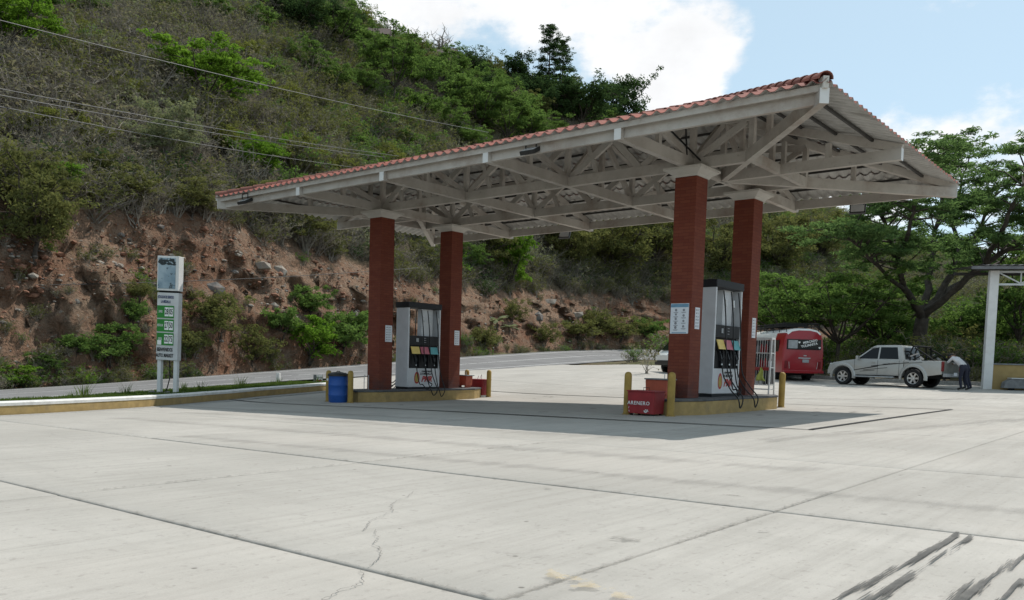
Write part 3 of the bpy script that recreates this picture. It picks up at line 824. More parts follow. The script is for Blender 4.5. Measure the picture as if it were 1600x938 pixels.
# ------------------------------------------------------------------ fuel canopy: hipped tile-sheet roof on painted trusses and four brick columns
WX, DY = 5.40, 1.576            # column half spacings
EA, EB = 9.60, 4.82             # eave half extents
ZC_, ZB_ = 5.79, 5.588          # underside of the bottom chords, top of the brickwork
Z0E, RISE = 6.14, 1.56          # roof sheet level at the eave, rise to the ridge
PIT = RISE / EB
ISL_H = .36
canopy = empty('fuel_canopy', (0, 0, 0), 0, 'hipped fuel canopy with red tile sheets, white trusses and four brick columns', 'canopy')
colh = {}
cap_me = MB()
for (a, b, z0, z1) in ((.60, .64, 0, .03), (.64, .66, .03, .06)): cap_me.box((0, 0, (z0 + z1) / 2), (a, a, z1 - z0), taper=(b / a, b / a))
cap_me.add([(sx * .30, sy * .30, .03) for sx, sy in ((-1, -1), (1, -1), (1, 1), (-1, 1))] + [(sx * .46, sy * .46, .14) for sx, sy in ((-1, -1), (1, -1), (1, 1), (-1, 1))] + [(sx * .49, sy * .49, .145) for sx, sy in ((-1, -1), (1, -1), (1, 1), (-1, 1))] + [(sx * .49, sy * .49, .20) for sx, sy in ((-1, -1), (1, -1), (1, 1), (-1, 1))],
           [(k * 4 + i, k * 4 + (i + 1) % 4, k * 4 + 4 + (i + 1) % 4, k * 4 + 4 + i) for k in range(3) for i in range(4)] + [(3, 2, 1, 0), (12, 13, 14, 15)])
cap_mesh = cap_me.mesh('cap', MT['cap_plaster'])
for sx in (-1, 1):
    for sy in (-1, 1):
        zb = g1(sx * WX, sy * DY) + ISL_H
        c = MB().box((0, 0, (ZB_ - zb) / 2), (.551, .551, ZB_ - zb)).build('column', MT['column_brick'], canopy, (sx * WX, sy * DY, zb), bevel=.008)
        link('cap', cap_mesh, c, (0, 0, ZB_ - zb - .002))
        colh[(sx, sy)] = zb
TP = MT['truss_paint']
def cbeam(name, a, b, w, h, mat=None, **k):
    A = Vector(a); m = MB().beam(Vector((0, 0, 0)), Vector(b) - A, w, h, **k)
    return m.build(name, mat or TP, canopy, A)
def roof_z(x, y): return Z0E + PIT * min(EA - abs(x), EB - abs(y))
CHH, CHW = .25, .15
zc = ZC_ + CHH / 2
TOPD = .20                       # top chords hang this far below the sheets
XB = [-WX, -WX / 3, WX / 3, WX]
def chord(a, b, end_white=(False, False), lift=0.0):
    z = zc + lift
    o = cbeam('bottom_chord', (*a, z), (*b, z), CHW, CHH - 2 * abs(lift))
    return o
def web(p, q, w=.10, h=.15): cbeam('web_strut', p, q, w, h)
def plate(x, y, ax):             # bright painted end of a chord at the eave
    d = (.012, CHW + .01, CHH + .01) if ax == 'x' else (CHW + .01, .012, CHH + .01)
    MB().box((0, 0, 0), d).build('chord_end', MT['white_paint'], canopy, (x, y, zc))
EY, EXX = 4.77, 9.56
for k, x in enumerate(XB):
    chord((x, -EY), (x, EY)); plate(x, -EY - .007, 'y'); plate(x, EY + .007, 'y')
    ax = x
    for s in (-1, 1):
        ya, yb = s * EY, 0
        za, zb_ = roof_z(x, ya * .985) - TOPD + .02, roof_z(x, 0) - TOPD
        za = max(za, zc + .02)
        cbeam('top_chord', (x, s * (EY - .05), za), (x, 0.0 + s * .001, zb_), .12, .2)
        zt = lambda y: za + (zb_ - za) * (EY - abs(y)) / EY - .09
        zb1 = ZC_ + CHH - .01
        web((x, s * DY, zb1), (x, s * DY, zt(DY)), .12, .14)
        web((x, s * 3.15, zb1), (x, s * 3.15, zt(3.15)), .10, .12)
        web((x, s * 1.50, zb1), (x, s * .10, zt(.1)), .09, .15)
        web((x, s * 1.68, zb1), (x, s * 3.05, zt(3.05)), .09, .15)
    web((x, 0, ZC_ + CHH - .01), (x, 0, roof_z(x, 0) - TOPD - .1), .12, .13)
# lengthwise trusses over the column rows
XE = WX + 1.45
for s in (-1, 1):
    y = s * DY
    zt = roof_z(0, y) - TOPD - .09
    for a, b in zip([-XE] + XB, XB + [XE]):
        a2 = a + (CHW / 2 if a in XB else 0); b2 = b - (CHW / 2 if b in XB else 0)
        cbeam('bottom_chord', (a2, y, zc - .003), (b2, y, zc - .003), CHW, CHH - .01)
        inner = abs(a) <= WX and abs(b) <= WX
        if inner:
            cbeam('top_chord', (a + .06, y, zt + .0), (b - .06, y, zt), .12, .18)
            m = (a + b) / 2; zb1 = ZC_ + CHH - .02; zt1 = zt - .08
            web((a + .14, y, zb1), (m - .45, y, zt1), .09, .16)
            web((m + .45, y, zb1), (b - .14, y, zt1), .09, .16)
            web((m - .40, y, zt1), (m + .38, y, zb1), .085, .16)
            web((a + .62, y, zt1), (a + .62 + .32, y, zb1), .08, .12)
        else:
            xo = a if abs(a) > WX else b; xi = b if abs(a) > WX else a
            zo = roof_z(xo, y) - TOPD - .08
            cbeam('top_chord', (xi, y, zt - .02), (xo, y, zo), .12, .16)
            web((xo, y, ZC_ + CHH - .02), (xo, y, zo), .12, .14)
            web((xi + (xo - xi) * .08, y, ZC_ + CHH - .02), (xo - (xo - xi) * .1, y, zo - .05), .085, .14)
# hip ends: diagonal chords from the middle of the end truss to the corners, and the middle chord to the end eave
for s in (-1, 1):
    x0 = s * WX
    cbeam('bottom_chord', (x0 + s * CHW / 2, 0, zc + .002), (s * EXX, 0, zc + .002), CHW, CHH - .006)
    plate(s * (EXX + .007), 0, 'x')
    cbeam('top_chord', (s * EXX, 0, zc + .12), (s * (EA - EB), 0, roof_z(EA - EB, 0) - TOPD), .12, .18)
    for q in (.30, .62):
        xx = x0 + s * (EXX - WX) * q; web((xx, 0, ZC_ + CHH - .02), (xx, 0, roof_z(xx, 0) - TOPD - .1), .11, .13)
    web((x0 + s * .1, 0, ZC_ + CHH - .02), (x0 + s * (EXX - WX) * .29, 0, roof_z(x0 + s * (EXX - WX) * .3, 0) - TOPD - .1), .09, .14)
    for t in (-1, 1):
        cx_, cy_ = s * (EXX + .02), t * (EY + .02)
        d = Vector((cx_ - x0, cy_, 0)).normalized()
        cbeam('hip_chord', (x0 + d.x * .08, d.y * .08, zc - .002), (cx_, cy_, zc - .002), CHW, CHH - .004)
        MB().box((0, 0, 0), (CHW + .012, .012, CHH + .01), rz=math.atan2(d.y, d.x) - math.pi / 2).build('chord_end', MT['white_paint'], canopy, (cx_ + d.x * .008, cy_ + d.y * .008, zc))
        cbeam('hip_rafter', (cx_, cy_, zc + .14), (s * (EA - EB), t * .02, roof_z(EA - EB, 0) - TOPD + .02), .12, .19)
        # cross members between the hip chords
        xq = s * XE
        yq = (XE - WX) / (abs(cx_) - WX) * EY
        cbeam('bottom_chord', (xq, t * .08, zc - .006), (xq, t * max(DY - .07, yq), zc - .006), CHW - .03, CHH - .03)
        xm, ym = x0 + (cx_ - x0) * .55, cy_ * .55
        web((xm, ym, ZC_ + CHH - .02), (xm, ym, roof_z(xm, ym) - TOPD - .08), .1, .12)
        xm, ym = x0 + (cx_ - x0) * .25, cy_ * .25
        web((xm, ym, ZC_ + CHH - .02), (xm, ym, roof_z(xm, ym) - TOPD - .08), .1, .12)
cbeam('ridge_beam', (-(EA - EB) - .1, 0, Z0E + RISE - TOPD + .05), (EA - EB + .1, 0, Z0E + RISE - TOPD + .05), .14, .2)
# eave beams and fascia boards
for s in (-1, 1):
    zb1 = Z0E - .095
    cbeam('fascia', (-EA + .06, s * (EB - .05), zb1 + .018), (EA - .06, s * (EB - .05), zb1 + .018), .035, .11, TP)
    xs_ = [-EXX + .12] + XB + [EXX - .12]
    for a, b in zip(xs_[:-1], xs_[1:]):
        a2 = a + (.08 if a in XB else 0); b2 = b - (.08 if b in XB else 0)
        cbeam('eave_beam', (a2, s * (EY - .16), Z0E - .19), (b2, s * (EY - .16), Z0E - .19), .09, .24)
# purlins, dark steel, along every slope
NR = 6
for r_ in range(1, NR):
    o = EB * r_ / NR - .16
    z = Z0E + PIT * o - .068
    for s in (-1, 1):
        cbeam('purlin', (-(EA - o), s * (EB - o), z), (EA - o, s * (EB - o), z), .05, .055, MT['purlin_steel'])
        if EB - o > .2: cbeam('purlin', (s * (EA - o), -(EB - o), z), (s * (EA - o), EB - o, z), .05, .055, MT['purlin_steel'])

# corrugated tile-profile sheets, one object per sheet
PERIOD, AMP = .276, .035
def wave(u):
    t = (u / PERIOD) % 1.0
    return AMP * (math.cos(2 * math.pi * t) + .22 * math.cos(4 * math.pi * t))
CO = math.cos(math.atan(PIT)); SI = math.sin(math.atan(PIT))
def slope_sheet(u0, u1, o0, o1, half, fr):
    """u along the eave, o = horizontal run inward; clipped by the hips at |u| = half - o; fr(u,o,h)->xyz"""
    n = max(2, int(round((u1 - u0) / PERIOD * 8)))
    top, bot = [], []; cols = []
    for i in range(n + 1):
        u = u0 + (u1 - u0) * i / n
        lim = half - abs(u)
        e = min(o1, lim)
        cols.append((u, e))
    v, f, mi = [], [], []
    idx = []
    for (u, e) in cols:
        if e <= o0 + .004: idx.append(None); continue
        k = len(v)
        for o in (o0, e):
            t = (o - o0) / (o1 - o0)
            lift = (.060 if o0 > 0 else .015) * (1 - t)
            for h in (.012, 0.0): v.append(fr(u, o, wave(u) + lift + h))
        idx.append(k)
    for a, b in zip(idx[:-1], idx[1:]):
        if a is None or b is None: continue
        f += [(a, b, b + 2, a + 2), (a + 1, a + 3, b + 3, b + 1), (a, a + 1, b + 1, b), (a + 2, b + 2, b + 3, a + 3)]
        mi += [0, 1, 0, 1]
    if not f: return None
    me = bpy.data.meshes.new('roof_sheet'); me.from_pydata(v, [], f)
    me.materials.append(MT['sheet_red']); me.materials.append(MT['sheet_under']); me.polygons.foreach_set('material_index', mi)
    me.polygons.foreach_set('use_smooth', [m_ == 0 and False for m_ in mi]); return me
SW = PERIOD * 4
for side in range(4):
    half, run = (EA, EB) if side < 2 else (EB, EB)
    s = 1 if side % 2 else -1
    if side < 2: fr = lambda u, o, h, s=s: (u, s * (EB - o) - s * -1 * h * SI * 0, Z0E + PIT * o + h * CO)
    else: fr = lambda u, o, h, s=s: (s * (EA - o), u, Z0E + PIT * o + h * CO)
    ns = int(math.ceil(2 * half / SW))
    for r_ in range(NR):
        o0 = EB * r_ / NR - (.07 if r_ else .06); o1 = min(EB, EB * (r_ + 1) / NR + .12)
        for k in range(ns):
            u0 = -half + k * SW; u1 = min(u0 + SW + .0, half)
            if r_ == 0 and k == 0: u0 -= .05
            if r_ == 0 and u1 >= half: u1 += .05
            me = slope_sheet(u0, u1, o0, o1, half + (.0), fr)
            if me: link('roof_sheet', me, canopy)
# half-round ridge and hip tiles
tile = MB(); n = 8; L_ = .46
v, f = [], []
for (x, r_) in ((0, .135), (L_, .105)):
    for h in (0, .016):
        for k in range(n + 1):
            a = math.pi * k / n; v.append((x, math.cos(a) * (r_ - h), math.sin(a) * (r_ - h)))
m1 = n + 1
for k in range(n):
    f += [(k, k + 1, 2 * m1 + k + 1, 2 * m1 + k), (m1 + k, 3 * m1 + k, 3 * m1 + k + 1, m1 + k + 1), (k, m1 + k, m1 + k + 1, k + 1), (2 * m1 + k, 2 * m1 + k + 1, 3 * m1 + k + 1, 3 * m1 + k)]
tile.add(v, f); rt = tile.mesh('ridge_tile', MT['ridge_clay'])
def tiles(a, b):
    a, b = Vector(a), Vector(b); d = b - a; N = int(d.length / .40); d.normalize()
    q = d.to_track_quat('X', 'Z').to_euler()
    for k in range(N + 1):
        o = link('ridge_tile', rt, canopy, a + d * min(k * .40, (b - a).length - .42), q)
zr_ = Z0E + .045
for s in (-1, 1):
    for t in (-1, 1):
        q_ = .01 if t < 0 else -.16; tiles((s * (EA + q_), t * (EB + q_), zr_ - q_ * PIT), (s * (EA - EB), 0, zr_ + RISE + .01))
tiles((-(EA - EB) - .15, 0, zr_ + RISE + .02), (EA - EB + .15, 0, zr_ + RISE + .02))
# hip end mortar block at the near corners
for s in (-1, 1):
    for t in (-1, 1):
        MB().box((0, 0, 0), (.20, .10, .20), rz=math.atan2(t, s)).build('hip_mortar', MT['cap_plaster'], canopy, (s * (EA - .05), t * (EB - .05), Z0E - .01))
# cables and conduits between a column head and the roof
m = MB()
X0, Y0 = WX - .02, -DY - .12
for (a, b) in (((X0 - .05, Y0 - .12, ZB_ + .2), (X0 - .30, Y0 - .75, Z0E + .55)), ((X0 + .03, Y0 - .12, ZB_ + .2), (X0 + .16, Y0 - .55, Z0E + .62)), ((X0 - .25, Y0 - .7, Z0E + .52), (X0 + .36, Y0 + .2, ZB_ + .24))):
    m.tube([a, b], .022, 6)
m.build('conduit', MT['cable_black'], canopy)

# floodlights
def floodlight(loc, rz, tilt, label, hang, body_dark=True):
    e = empty('floodlight', loc, rz, label, 'floodlight', 'floodlights under the canopy eaves')
    e.rotation_euler = (0, 0, rz)
    m = MB()
    m.tube([(-.15, 0, 0), (-.15, 0, hang), (.15, 0, hang), (.15, 0, 0)], .016, 6, cap=True)
    m.build('bracket', MT['black_plastic'], e)
    b = MB().box((0, 0, 0), (.42, .09, .30)).build('housing', MT['black_plastic'], e, (0, 0, -.03), (tilt, 0, 0), bevel=.012)
    MB().box((0, -.05, 0), (.35, .012, .23)).build('lens', MT['lamp_glass'], b)
    return e
floodlight((-8.05, -EB + .02, 5.90), .0, math.radians(-62), 'black floodlight hanging below the front eave beside the outer canopy corner', .20)
floodlight((3.1, -EB + .1, 5.92), .0, math.radians(-62), 'black floodlight hanging below the eave between two white chord ends', .20)
floodlight((-2.95, EB - .02, 5.80), .25, math.radians(-25), 'black floodlight under the far eave facing the pumps, hillside behind', .26)
floodlight((7.15, EB - .02, 5.76), .25, math.radians(-25), 'black floodlight under the far eave in front of the tree crown', .28)
# ------------------------------------------------------------------ islands, bollards, pumps
isl_poly = [(-.50, -2.85), (.50, -2.85), (.86, -2.05), (.86, 2.0), (.50, 2.72), (-.50, 2.72), (-.86, 2.0), (-.86, -2.05)]
def island(cx, label):
    z = g1(cx, 0)
    e = empty('pump_island', (cx, 0, z), 0, label, 'pump island', 'raised pump islands')
    v = []; n = len(isl_poly); zz = [g1(cx + a, b) - z for a, b in isl_poly]
    bot = [(a, b, h - .05) for (a, b), h in zip(isl_poly, zz)]; top = [(a, b, h + ISL_H - .055) for (a, b), h in zip(isl_poly, zz)]
    m = MB(); m.add(bot + top, [(i, (i + 1) % n, n + (i + 1) % n, n + i) for i in range(n)] + [tuple(range(n, 2 * n))]); m.build('kerb', MT['kerb_yellow'], e)
    m = MB(); sc = 1.012
    b2 = [(a * sc, b * sc, h + ISL_H - .05) for (a, b), h in zip(isl_poly, zz)]; t2 = [(a * sc, b * sc, h + ISL_H) for (a, b), h in zip(isl_poly, zz)]
    m.add(b2 + t2, [(i, (i + 1) % n, n + (i + 1) % n, n + i) for i in range(n)] + [tuple(range(n, 2 * n)), tuple(range(n - 1, -1, -1))]); m.build('top', MT['island_top'], e, bevel=.01)
    return e
island(WX, 'yellow kerbed pump island with dark top beside the red sand box and wire rack')
island(-WX, 'yellow kerbed pump island with dark top beside the blue barrel')
bo = MB().lathe([(.085, -.05), (.085, .86), (.082, .90), (.068, .94), (.04, .962), (.004, .97)], n=16).mesh('bollard', MT['bollard_yellow'], smooth=True)
ring = MB().lathe([(.112, 0), (.112, .012), (.09, .02)], n=14).mesh('base_collar', MT['bollard_yellow'])
for (x, y, lab) in ((WX - .55, -3.13, 'worn yellow bollard with dark rounded top on the open side of the sand box'), (WX + .56, -3.13, 'worn yellow bollard between the sand box and the island kerb'), (WX + .55, 3.05, 'worn yellow bollard beside the white wire rack'),
                    (-WX - .56, -3.15, 'yellow bollard half hidden behind the blue barrel'), (-WX + .52, -3.17, 'yellow bollard standing between the blue barrel and the island kerb'), (-WX + .56, 3.08, 'yellow bollard on the pump side of the red bin at the island end'),
                    (-WX - .52, 3.08, 'yellow bollard between the brick column and the red bin')):
    e = empty('bollard', (x, y, g1(x, y)), 0, lab, 'bollard', 'yellow steel bollards at the island ends')
    link('post', bo, e); link('base_collar', ring, e)

def hose(pts, r=.016): 
    P = [Vector(p) for p in pts]; out = []
    for i in range(len(P) - 1):
        p0, p1, p2, p3 = P[max(i - 1, 0)], P[i], P[i + 1], P[min(i + 2, len(P) - 1)]
        for k in range(7):
            t = k / 7
            out.append(.5 * ((2 * p1) + (p2 - p0) * t + (2 * p0 - 5 * p1 + 4 * p2 - p3) * t * t + (3 * p1 - p0 - 3 * p2 + p3) * t ** 3))
    out.append(P[-1]); return MB().tube(out, r, 7)
def dispenser(cx, label, drops):
    z = g1(cx, 0) + ISL_H
    e = empty('fuel_dispenser', (cx, 0, z), 0, label, 'fuel dispenser', 'fuel dispensers on the islands')
    HX, Y0, Y1, HT = .29, -.64, .84, 2.86          # half depth, ends, height
    W, K = MT['pump_white'], MT['pump_black']
    YM = (Y0 + Y1) / 2; LY = Y1 - Y0
    MB().box((0, YM, .04), (2 * HX - .02, LY - .02, .08)).build('plinth', K, e)
    MB().box((0, YM, .39), (2 * HX - .03, LY - .13, .62)).build('lower_cabinet', W, e, bevel=.01)
    for y, nm in ((Y0 + .03, 'side_pillar'), (Y1 - .03, 'side_pillar')):
        MB().box((0, y, 1.38), (2 * HX, .06, 2.60)).build(nm, W, e, bevel=.015)
    MB().box((0, YM, 2.765), (2 * HX + .05, LY + .06, .19)).build('top_cap', K, e, bevel=.02)
    # display head and nozzle bay
    MB().box((0, YM, 1.615), (2 * HX - .012, LY - .125, .31)).build('display_head', K, e, bevel=.01)
    MB().box((0, YM, 1.08), (2 * HX - .18, LY - .125, .77)).build('nozzle_bay', K, e)
    MB().box((0, Y1 - .45, 2.22), (.20, .52, .90)).build('hose_mast_panel', W, e, bevel=.008)
    for s in (-1, 1):
        xf = s * (HX + .0)
        d = MB().box((0, 0, 0), (.012, .10, .12)).build('display_window', MT['bottle_grey'], e, (s * (HX + .002), Y0 + .42, 1.63))
        for k in range(3): MB().box((0, 0, 0), (.008, .10, .02)).build('price_window', MT['print_grey'], e, (s * (HX + .001), Y0 + .76, 1.56 + k * .07))
        # sloping grade labels
        for k, mt in enumerate(('label_yellow', 'label_red', 'label_teal')):
            y0 = Y0 + .13 + k * .42; y1 = y0 + .36
            m = MB(); x0, x1 = HX + .085, HX + .004; za, zb_ = 1.175, 1.41
            pts = [(s * x0, y0, za), (s * x0, y1, za), (s * x1, y1, zb_), (s * x1, y0, zb_)]
            back = [(s * (x0 - .02), y0, za), (s * (x0 - .02), y1, za), (s * (x1 - .02), y1, zb_), (s * (x1 - .02), y0, zb_)]
            m.add(pts + back, [(0, 1, 2, 3), (7, 6, 5, 4), (0, 4, 5, 1), (1, 5, 6, 2), (2, 6, 7, 3), (3, 7, 4, 0)])
            m.build('grade_label', MT[mt], e)
            yc = (y0 + y1) / 2
            nz_ = MB()                              # nozzle: body, guard and spout resting in the boot
            nz_.beam((s * (HX - .02), yc, 1.20), (s * (HX + .05), yc, .98), .055, .075)
            nz_.tube([(s * (HX + .05), yc, .98), (s * (HX + .075), yc, .90)], .024, 8)
            nz_.tube([(s * (HX + .0), yc, 1.17), (s * (HX + .10), yc, 1.14), (s * (HX + .12), yc, 1.03), (s * (HX + .07), yc, .97)], .011, 6)
            nz_.tube([(s * (HX - .03), yc, 1.20), (s * (HX - .10), yc, 1.26)], .015, 6)
            nz_.build('nozzle', MT['rubber'], e, (0, 0, -.08))
            MB().tube([(s * (HX + .072), yc, .905), (s * (HX + .078), yc, .865)], .02, 8).build('coupling', MT['steel'], e, (0, 0, -.08))
        for k in range(4):
            y = Y0 + .10 + k * .42; MB().box((0, 0, 0), (.085, .02, .62)).build('boot_divider', K, e, (s * (HX - .045), y, 1.03))
        # lettering and emblem on the lower door
        R = (math.pi / 2, 0, s * math.pi / 2)
        for txt, sz, mt, zz, sh, yo in (('COMBUSTIBLES', .062, 'logo_black', .60, .25, .12), ('LA MEDALLA', .095, 'logo_black', .52, .25, .12), ('PMR', .25, 'logo_red', .34, .35, .14)):
            link('lettering', text_mesh(txt, sz, mt, shear=sh, bold=.004 if sz < .2 else .012), e, (s * (HX - .012), YM + s * yo, zz), R)
        em = MB()
        for (rr_, mt_, hh) in ((.17, 0, .0), (.12, 1, .003)):
            n = 20; em.add([(s * (HX - .0135 + hh), YM - s * .30 + rr_ * .72 * math.cos(2 * math.pi * q / n), .36 + rr_ * (1.0 if math.sin(2 * math.pi * q / n) < 0 else 1.35) * math.sin(2 * math.pi * q / n)) for q in range(n)], [tuple(range(n))], mt_)
        em.build('emblem', [MT['logo_red'], MT['logo_gold']], e, fix=False)
    # hoses: up from the nozzle side to the mast, loop hanging below the island edge
    for s in (1, -1):
        for (ya, yb, low, out, dy) in drops:
            yt = min(yb, .70); P_ = []
            for (x_, y_, z_) in ((.078, ya, .80), (.14, ya, .50), (.10 + .55 * out, ya, .20), (.12 + out, ya + .02, .0 if low < 0 else low + .16), (.14 + out, (ya + yb) / 2 + .04, low), (.12 + out, yb + .10, .02 if low < 0 else low + .16), (.10 + .5 * out, yb + .08, .28), (.14, yb + .02, .62), (.075, yt, 1.25), (.045, yt - .03, 2.0), (-.02, yt - .06, 2.62)):
                P_.append((s * (HX + x_), y_ + dy * max(0, x_ - .14) / max(out, .1), z_))
            pts = P_
            hose(pts).build('hose', MT['rubber'], e)
            MB().tube([(s * (HX + .05), yt - .02, 2.22), (s * (HX + .04), yt - .035, 2.40)], .026, 8).build('breakaway_valve', MT['steel'], e)
    return e
dispenser(WX, 'white and black fuel dispenser between the posters and the wire rack', ((-.32, -.14, -.22, .64, -.52), (.10, .28, .03, .20, -.1), (.52, .70, -.22, .64, -.50)))
dispenser(-WX, 'white and black fuel dispenser on the island with the blue barrel', ((-.32, .02, .03, .45, -.2), (.10, .30, -.16, .62, -.4), (.52, .70, -.20, .62, -.45)))

# ------------------------------------------------------------------ notices on the columns
def poster(loc, w, h, facing, label, icons=True):
    """facing '-y' or '+x'"""
    e = empty('poster', loc, 0 if facing == '-y' else math.pi / 2, label, 'poster')
    MB().box((0, -.006, h / 2), (w, .010, h)).build('board', MT['paper'], e)
    r3 = random.Random(int(w * 100 + loc[1] * 37 + loc[0] * 11))
    if icons:
        MB().box((0, -.0125, h * .93), (w * .98, .003, h * .11)).build('heading_band', MT['label_teal'] if 0 else MT['print_blue'], e)
        mk = MB()
        for i, fx in enumerate((-.2, .23)):
            for k in range(5 if i == 0 else 4):
                zz = h * (.78 - k * (.145 if i == 0 else .18)); ww = r3.uniform(.05, .075) * w / .5
                mk.lathe([(ww * .5, 0), (ww * .5, .003)], (fx * w, -.0145, zz), n=9, axis='y')
                mk.box((fx * w, -.0125, zz - .05), (w * .26, .003, .010)); mk.box((fx * w, -.0125, zz - .066), (w * .2, .003, .007))
        tag(mk.build('pictograms', MT['print_grey'], e), kind='stuff')
        MB().box((0, -.0125, h * .03), (w * .8, .003, h * .025)).build('footer_line', MT['print_blue'], e)
    else:
        mk = MB()
        for k in range(6):
            zz = h * (.88 - k * .15)
            mk.box((-w * .28, -.0125, zz), (w * .16, .003, h * .06)); mk.box((w * .12, -.0125, zz + .012), (w * .46, .003, .008)); mk.box((w * .1, -.0125, zz - .012), (w * .40, .003, .008))
        tag(mk.build('pictograms', MT['print_grey'], e), kind='stuff')
    return e
hc_ = .2755
poster((WX - .012, -DY - hc_, 1.98), .47, .70, '-y', 'large white safety notice with pictograms on a brick column', True)
poster((WX + hc_, -DY + .03, 2.10), .22, .50, '+x', 'narrow white notice around the corner from the large safety notice', False)
poster((WX + hc_, DY + .05, 2.02), .22, .52, '+x', 'narrow white notice on the brick column next to the wire rack', False)
poster((-WX + hc_, -DY + .10, 1.72), .28, .52, '+x', 'narrow white notice on the column behind the blue barrel', False)
poster((-WX + hc_, DY + .08, 1.72), .24, .50, '+x', 'narrow white notice on the column next to the red bin', False)

# ------------------------------------------------------------------ sand boxes, bin, barrel, crate
x, y = WX - .02, -3.16; z = g1(x, y)
e = empty('sand_box', (x - .02, y, z), 0, 'red steel sand box lettered in white standing between two bollards', 'sand box'); e.scale = (.90, .95, .88)
m = MB(); m.add([(-.36, -.24, .05), (.36, -.24, .05), (.36, .22, .05), (-.36, .22, .05), (-.375, -.26, .60), (.375, -.26, .60), (.375, .24, .60), (-.375, .24, .60)], [(3, 2, 1, 0), (4, 5, 6, 7), (0, 1, 5, 4), (1, 2, 6, 5), (2, 3, 7, 6), (3, 0, 4, 7)])
m.build('body', MT['box_red'], e, bevel=.012)
MB().box((0, -.01, .615), (.79, .54, .028)).build('lid', MT['box_red'], e, bevel=.006)
MB().tube([(-.08, -.01, .62), (-.08, -.01, .70), (.08, -.01, .70), (.08, -.01, .62)], .008, 6).build('lid_handle', MT['cable_black'], e)
link('lettering', text_mesh('ARENERO', .13, 'white_paint', bold=.0015, spacing=1.12), e, (-.055, -.258, .31), (math.pi / 2 - .035, 0, 0))
sc = MB(); r3 = random.Random(9)
for k in range(9): sc.box((.17 + r3.uniform(-.06, .08), -.2475 - .001 * k, .12 + r3.uniform(-.035, .05)), (r3.uniform(.02, .05), .004, r3.uniform(.012, .03)))
for k in range(6): sc.box((-.34 + r3.uniform(0, .02), -.2445, .08 + r3.uniform(0, .25)), (.012, .004, .03))
sc.build('paint_scuffs', MT['white_paint'], e)
for sx in (-1, 1):
    for sy in (-1, 1): MB().box((sx * .30, sy * .17, .025), (.05, .05, .06)).build('foot', MT['chassis'], e)

def crate(loc, label, rz):
    e = empty('metal_box', loc, rz, label, 'metal box')
    MB().box((0, 0, .25), (.52, .36, .34), taper=(1.05, 1.05)).build('body', MT['box_orange'], e, bevel=.012)
    for sx in (-1, 1): MB().box((sx * .20, 0, .04), (.05, .30, .08)).build('foot', MT['box_orange'], e)
    MB().box((.02, 0, .435), (.62, .44, .03)).build('lid', MT['bench_grey'], e, bevel=.008)
    MB().tube([(.12, 0, .45), (.12, 0, .56)], .012, 6).build('lid_handle', MT['steel'], e)
    return e
z_i = g1(WX, -2.3) + ISL_H
crate((WX - .20, -2.32, z_i), 'orange metal box with open grey lid on the island beside a brick column', .05)
crate((-WX + .05, 2.28, g1(-WX, 2.3) + ISL_H), 'small orange metal box half hidden behind the far brick column of the barrel island', .1)
x, y = -WX + .02, 3.15; z = g1(x, y)
e = empty('sand_bin', (x, y, z), 0, 'red steel bin with bent white handle between two bollards by the road', 'bin')
m = MB(); m.box((0, 0, .33), (.70, .46, .54), taper=(1.04, 1.04)); m.build('body', MT['box_red'], e, bevel=.02)
MB().box((0, 0, .615), (.76, .52, .03)).build('lid', MT['box_red'], e, bevel=.008)
MB().tube([(-.08, 0, .62), (-.02, 0, .76), (.05, 0, .66), (.12, 0, .80), (.13, 0, .62)], .012, 6).build('lid_handle', MT['white_paint'], e)
for sx in (-1, 1): MB().box((sx * .28, 0, .03), (.06, .40, .07)).build('foot', MT['white_paint'], e)
# blue barrel with black lid
x, y = -WX + .10, -3.30; z = g1(x, y)
e = empty('trash_barrel', (x, y, z), 0, 'blue plastic trash barrel with black domed lid', 'barrel')
b = MB().lathe([(.255, 0), (.275, .03), (.285, .20), (.292, .215), (.292, .235), (.285, .25), (.288, .50), (.296, .515), (.296, .535), (.288, .55), (.282, .78), (.290, .795), (.290, .82)], n=28).build('drum', MT['barrel_blue'], e, smooth=True)
MB().lathe([(.30, .80), (.318, .80), (.318, .845), (.30, .865), (.23, .90), (.14, .918), (.03, .925)], n=28).build('lid', MT['black_plastic'], e, smooth=True)
MB().tube([(-.09, 0, .915), (-.06, 0, .945), (.06, 0, .945), (.09, 0, .915)], .012, 6).build('lid_handle', MT['black_plastic'], e)
MB().lathe([(.04, 0), (.04, .004)], (-.22, -.235, .69), n=12, axis='y').build('sticker', MT['white_paint'], e, rot=None)
# small steel rail standing on the island by the barrel
x, y = -WX - .21, -DY - .36
e = empty('hose_rail', (x, y, g1(x, y) + ISL_H), 0, 'thin grey hoop rail on the island in front of a brick column', 'rail')
MB().tube([(-.11, 0, 0), (-.11, 0, .46), (.10, 0, .46), (.10, 0, 0)], .012, 6).build('hoop', MT['steel'], e)

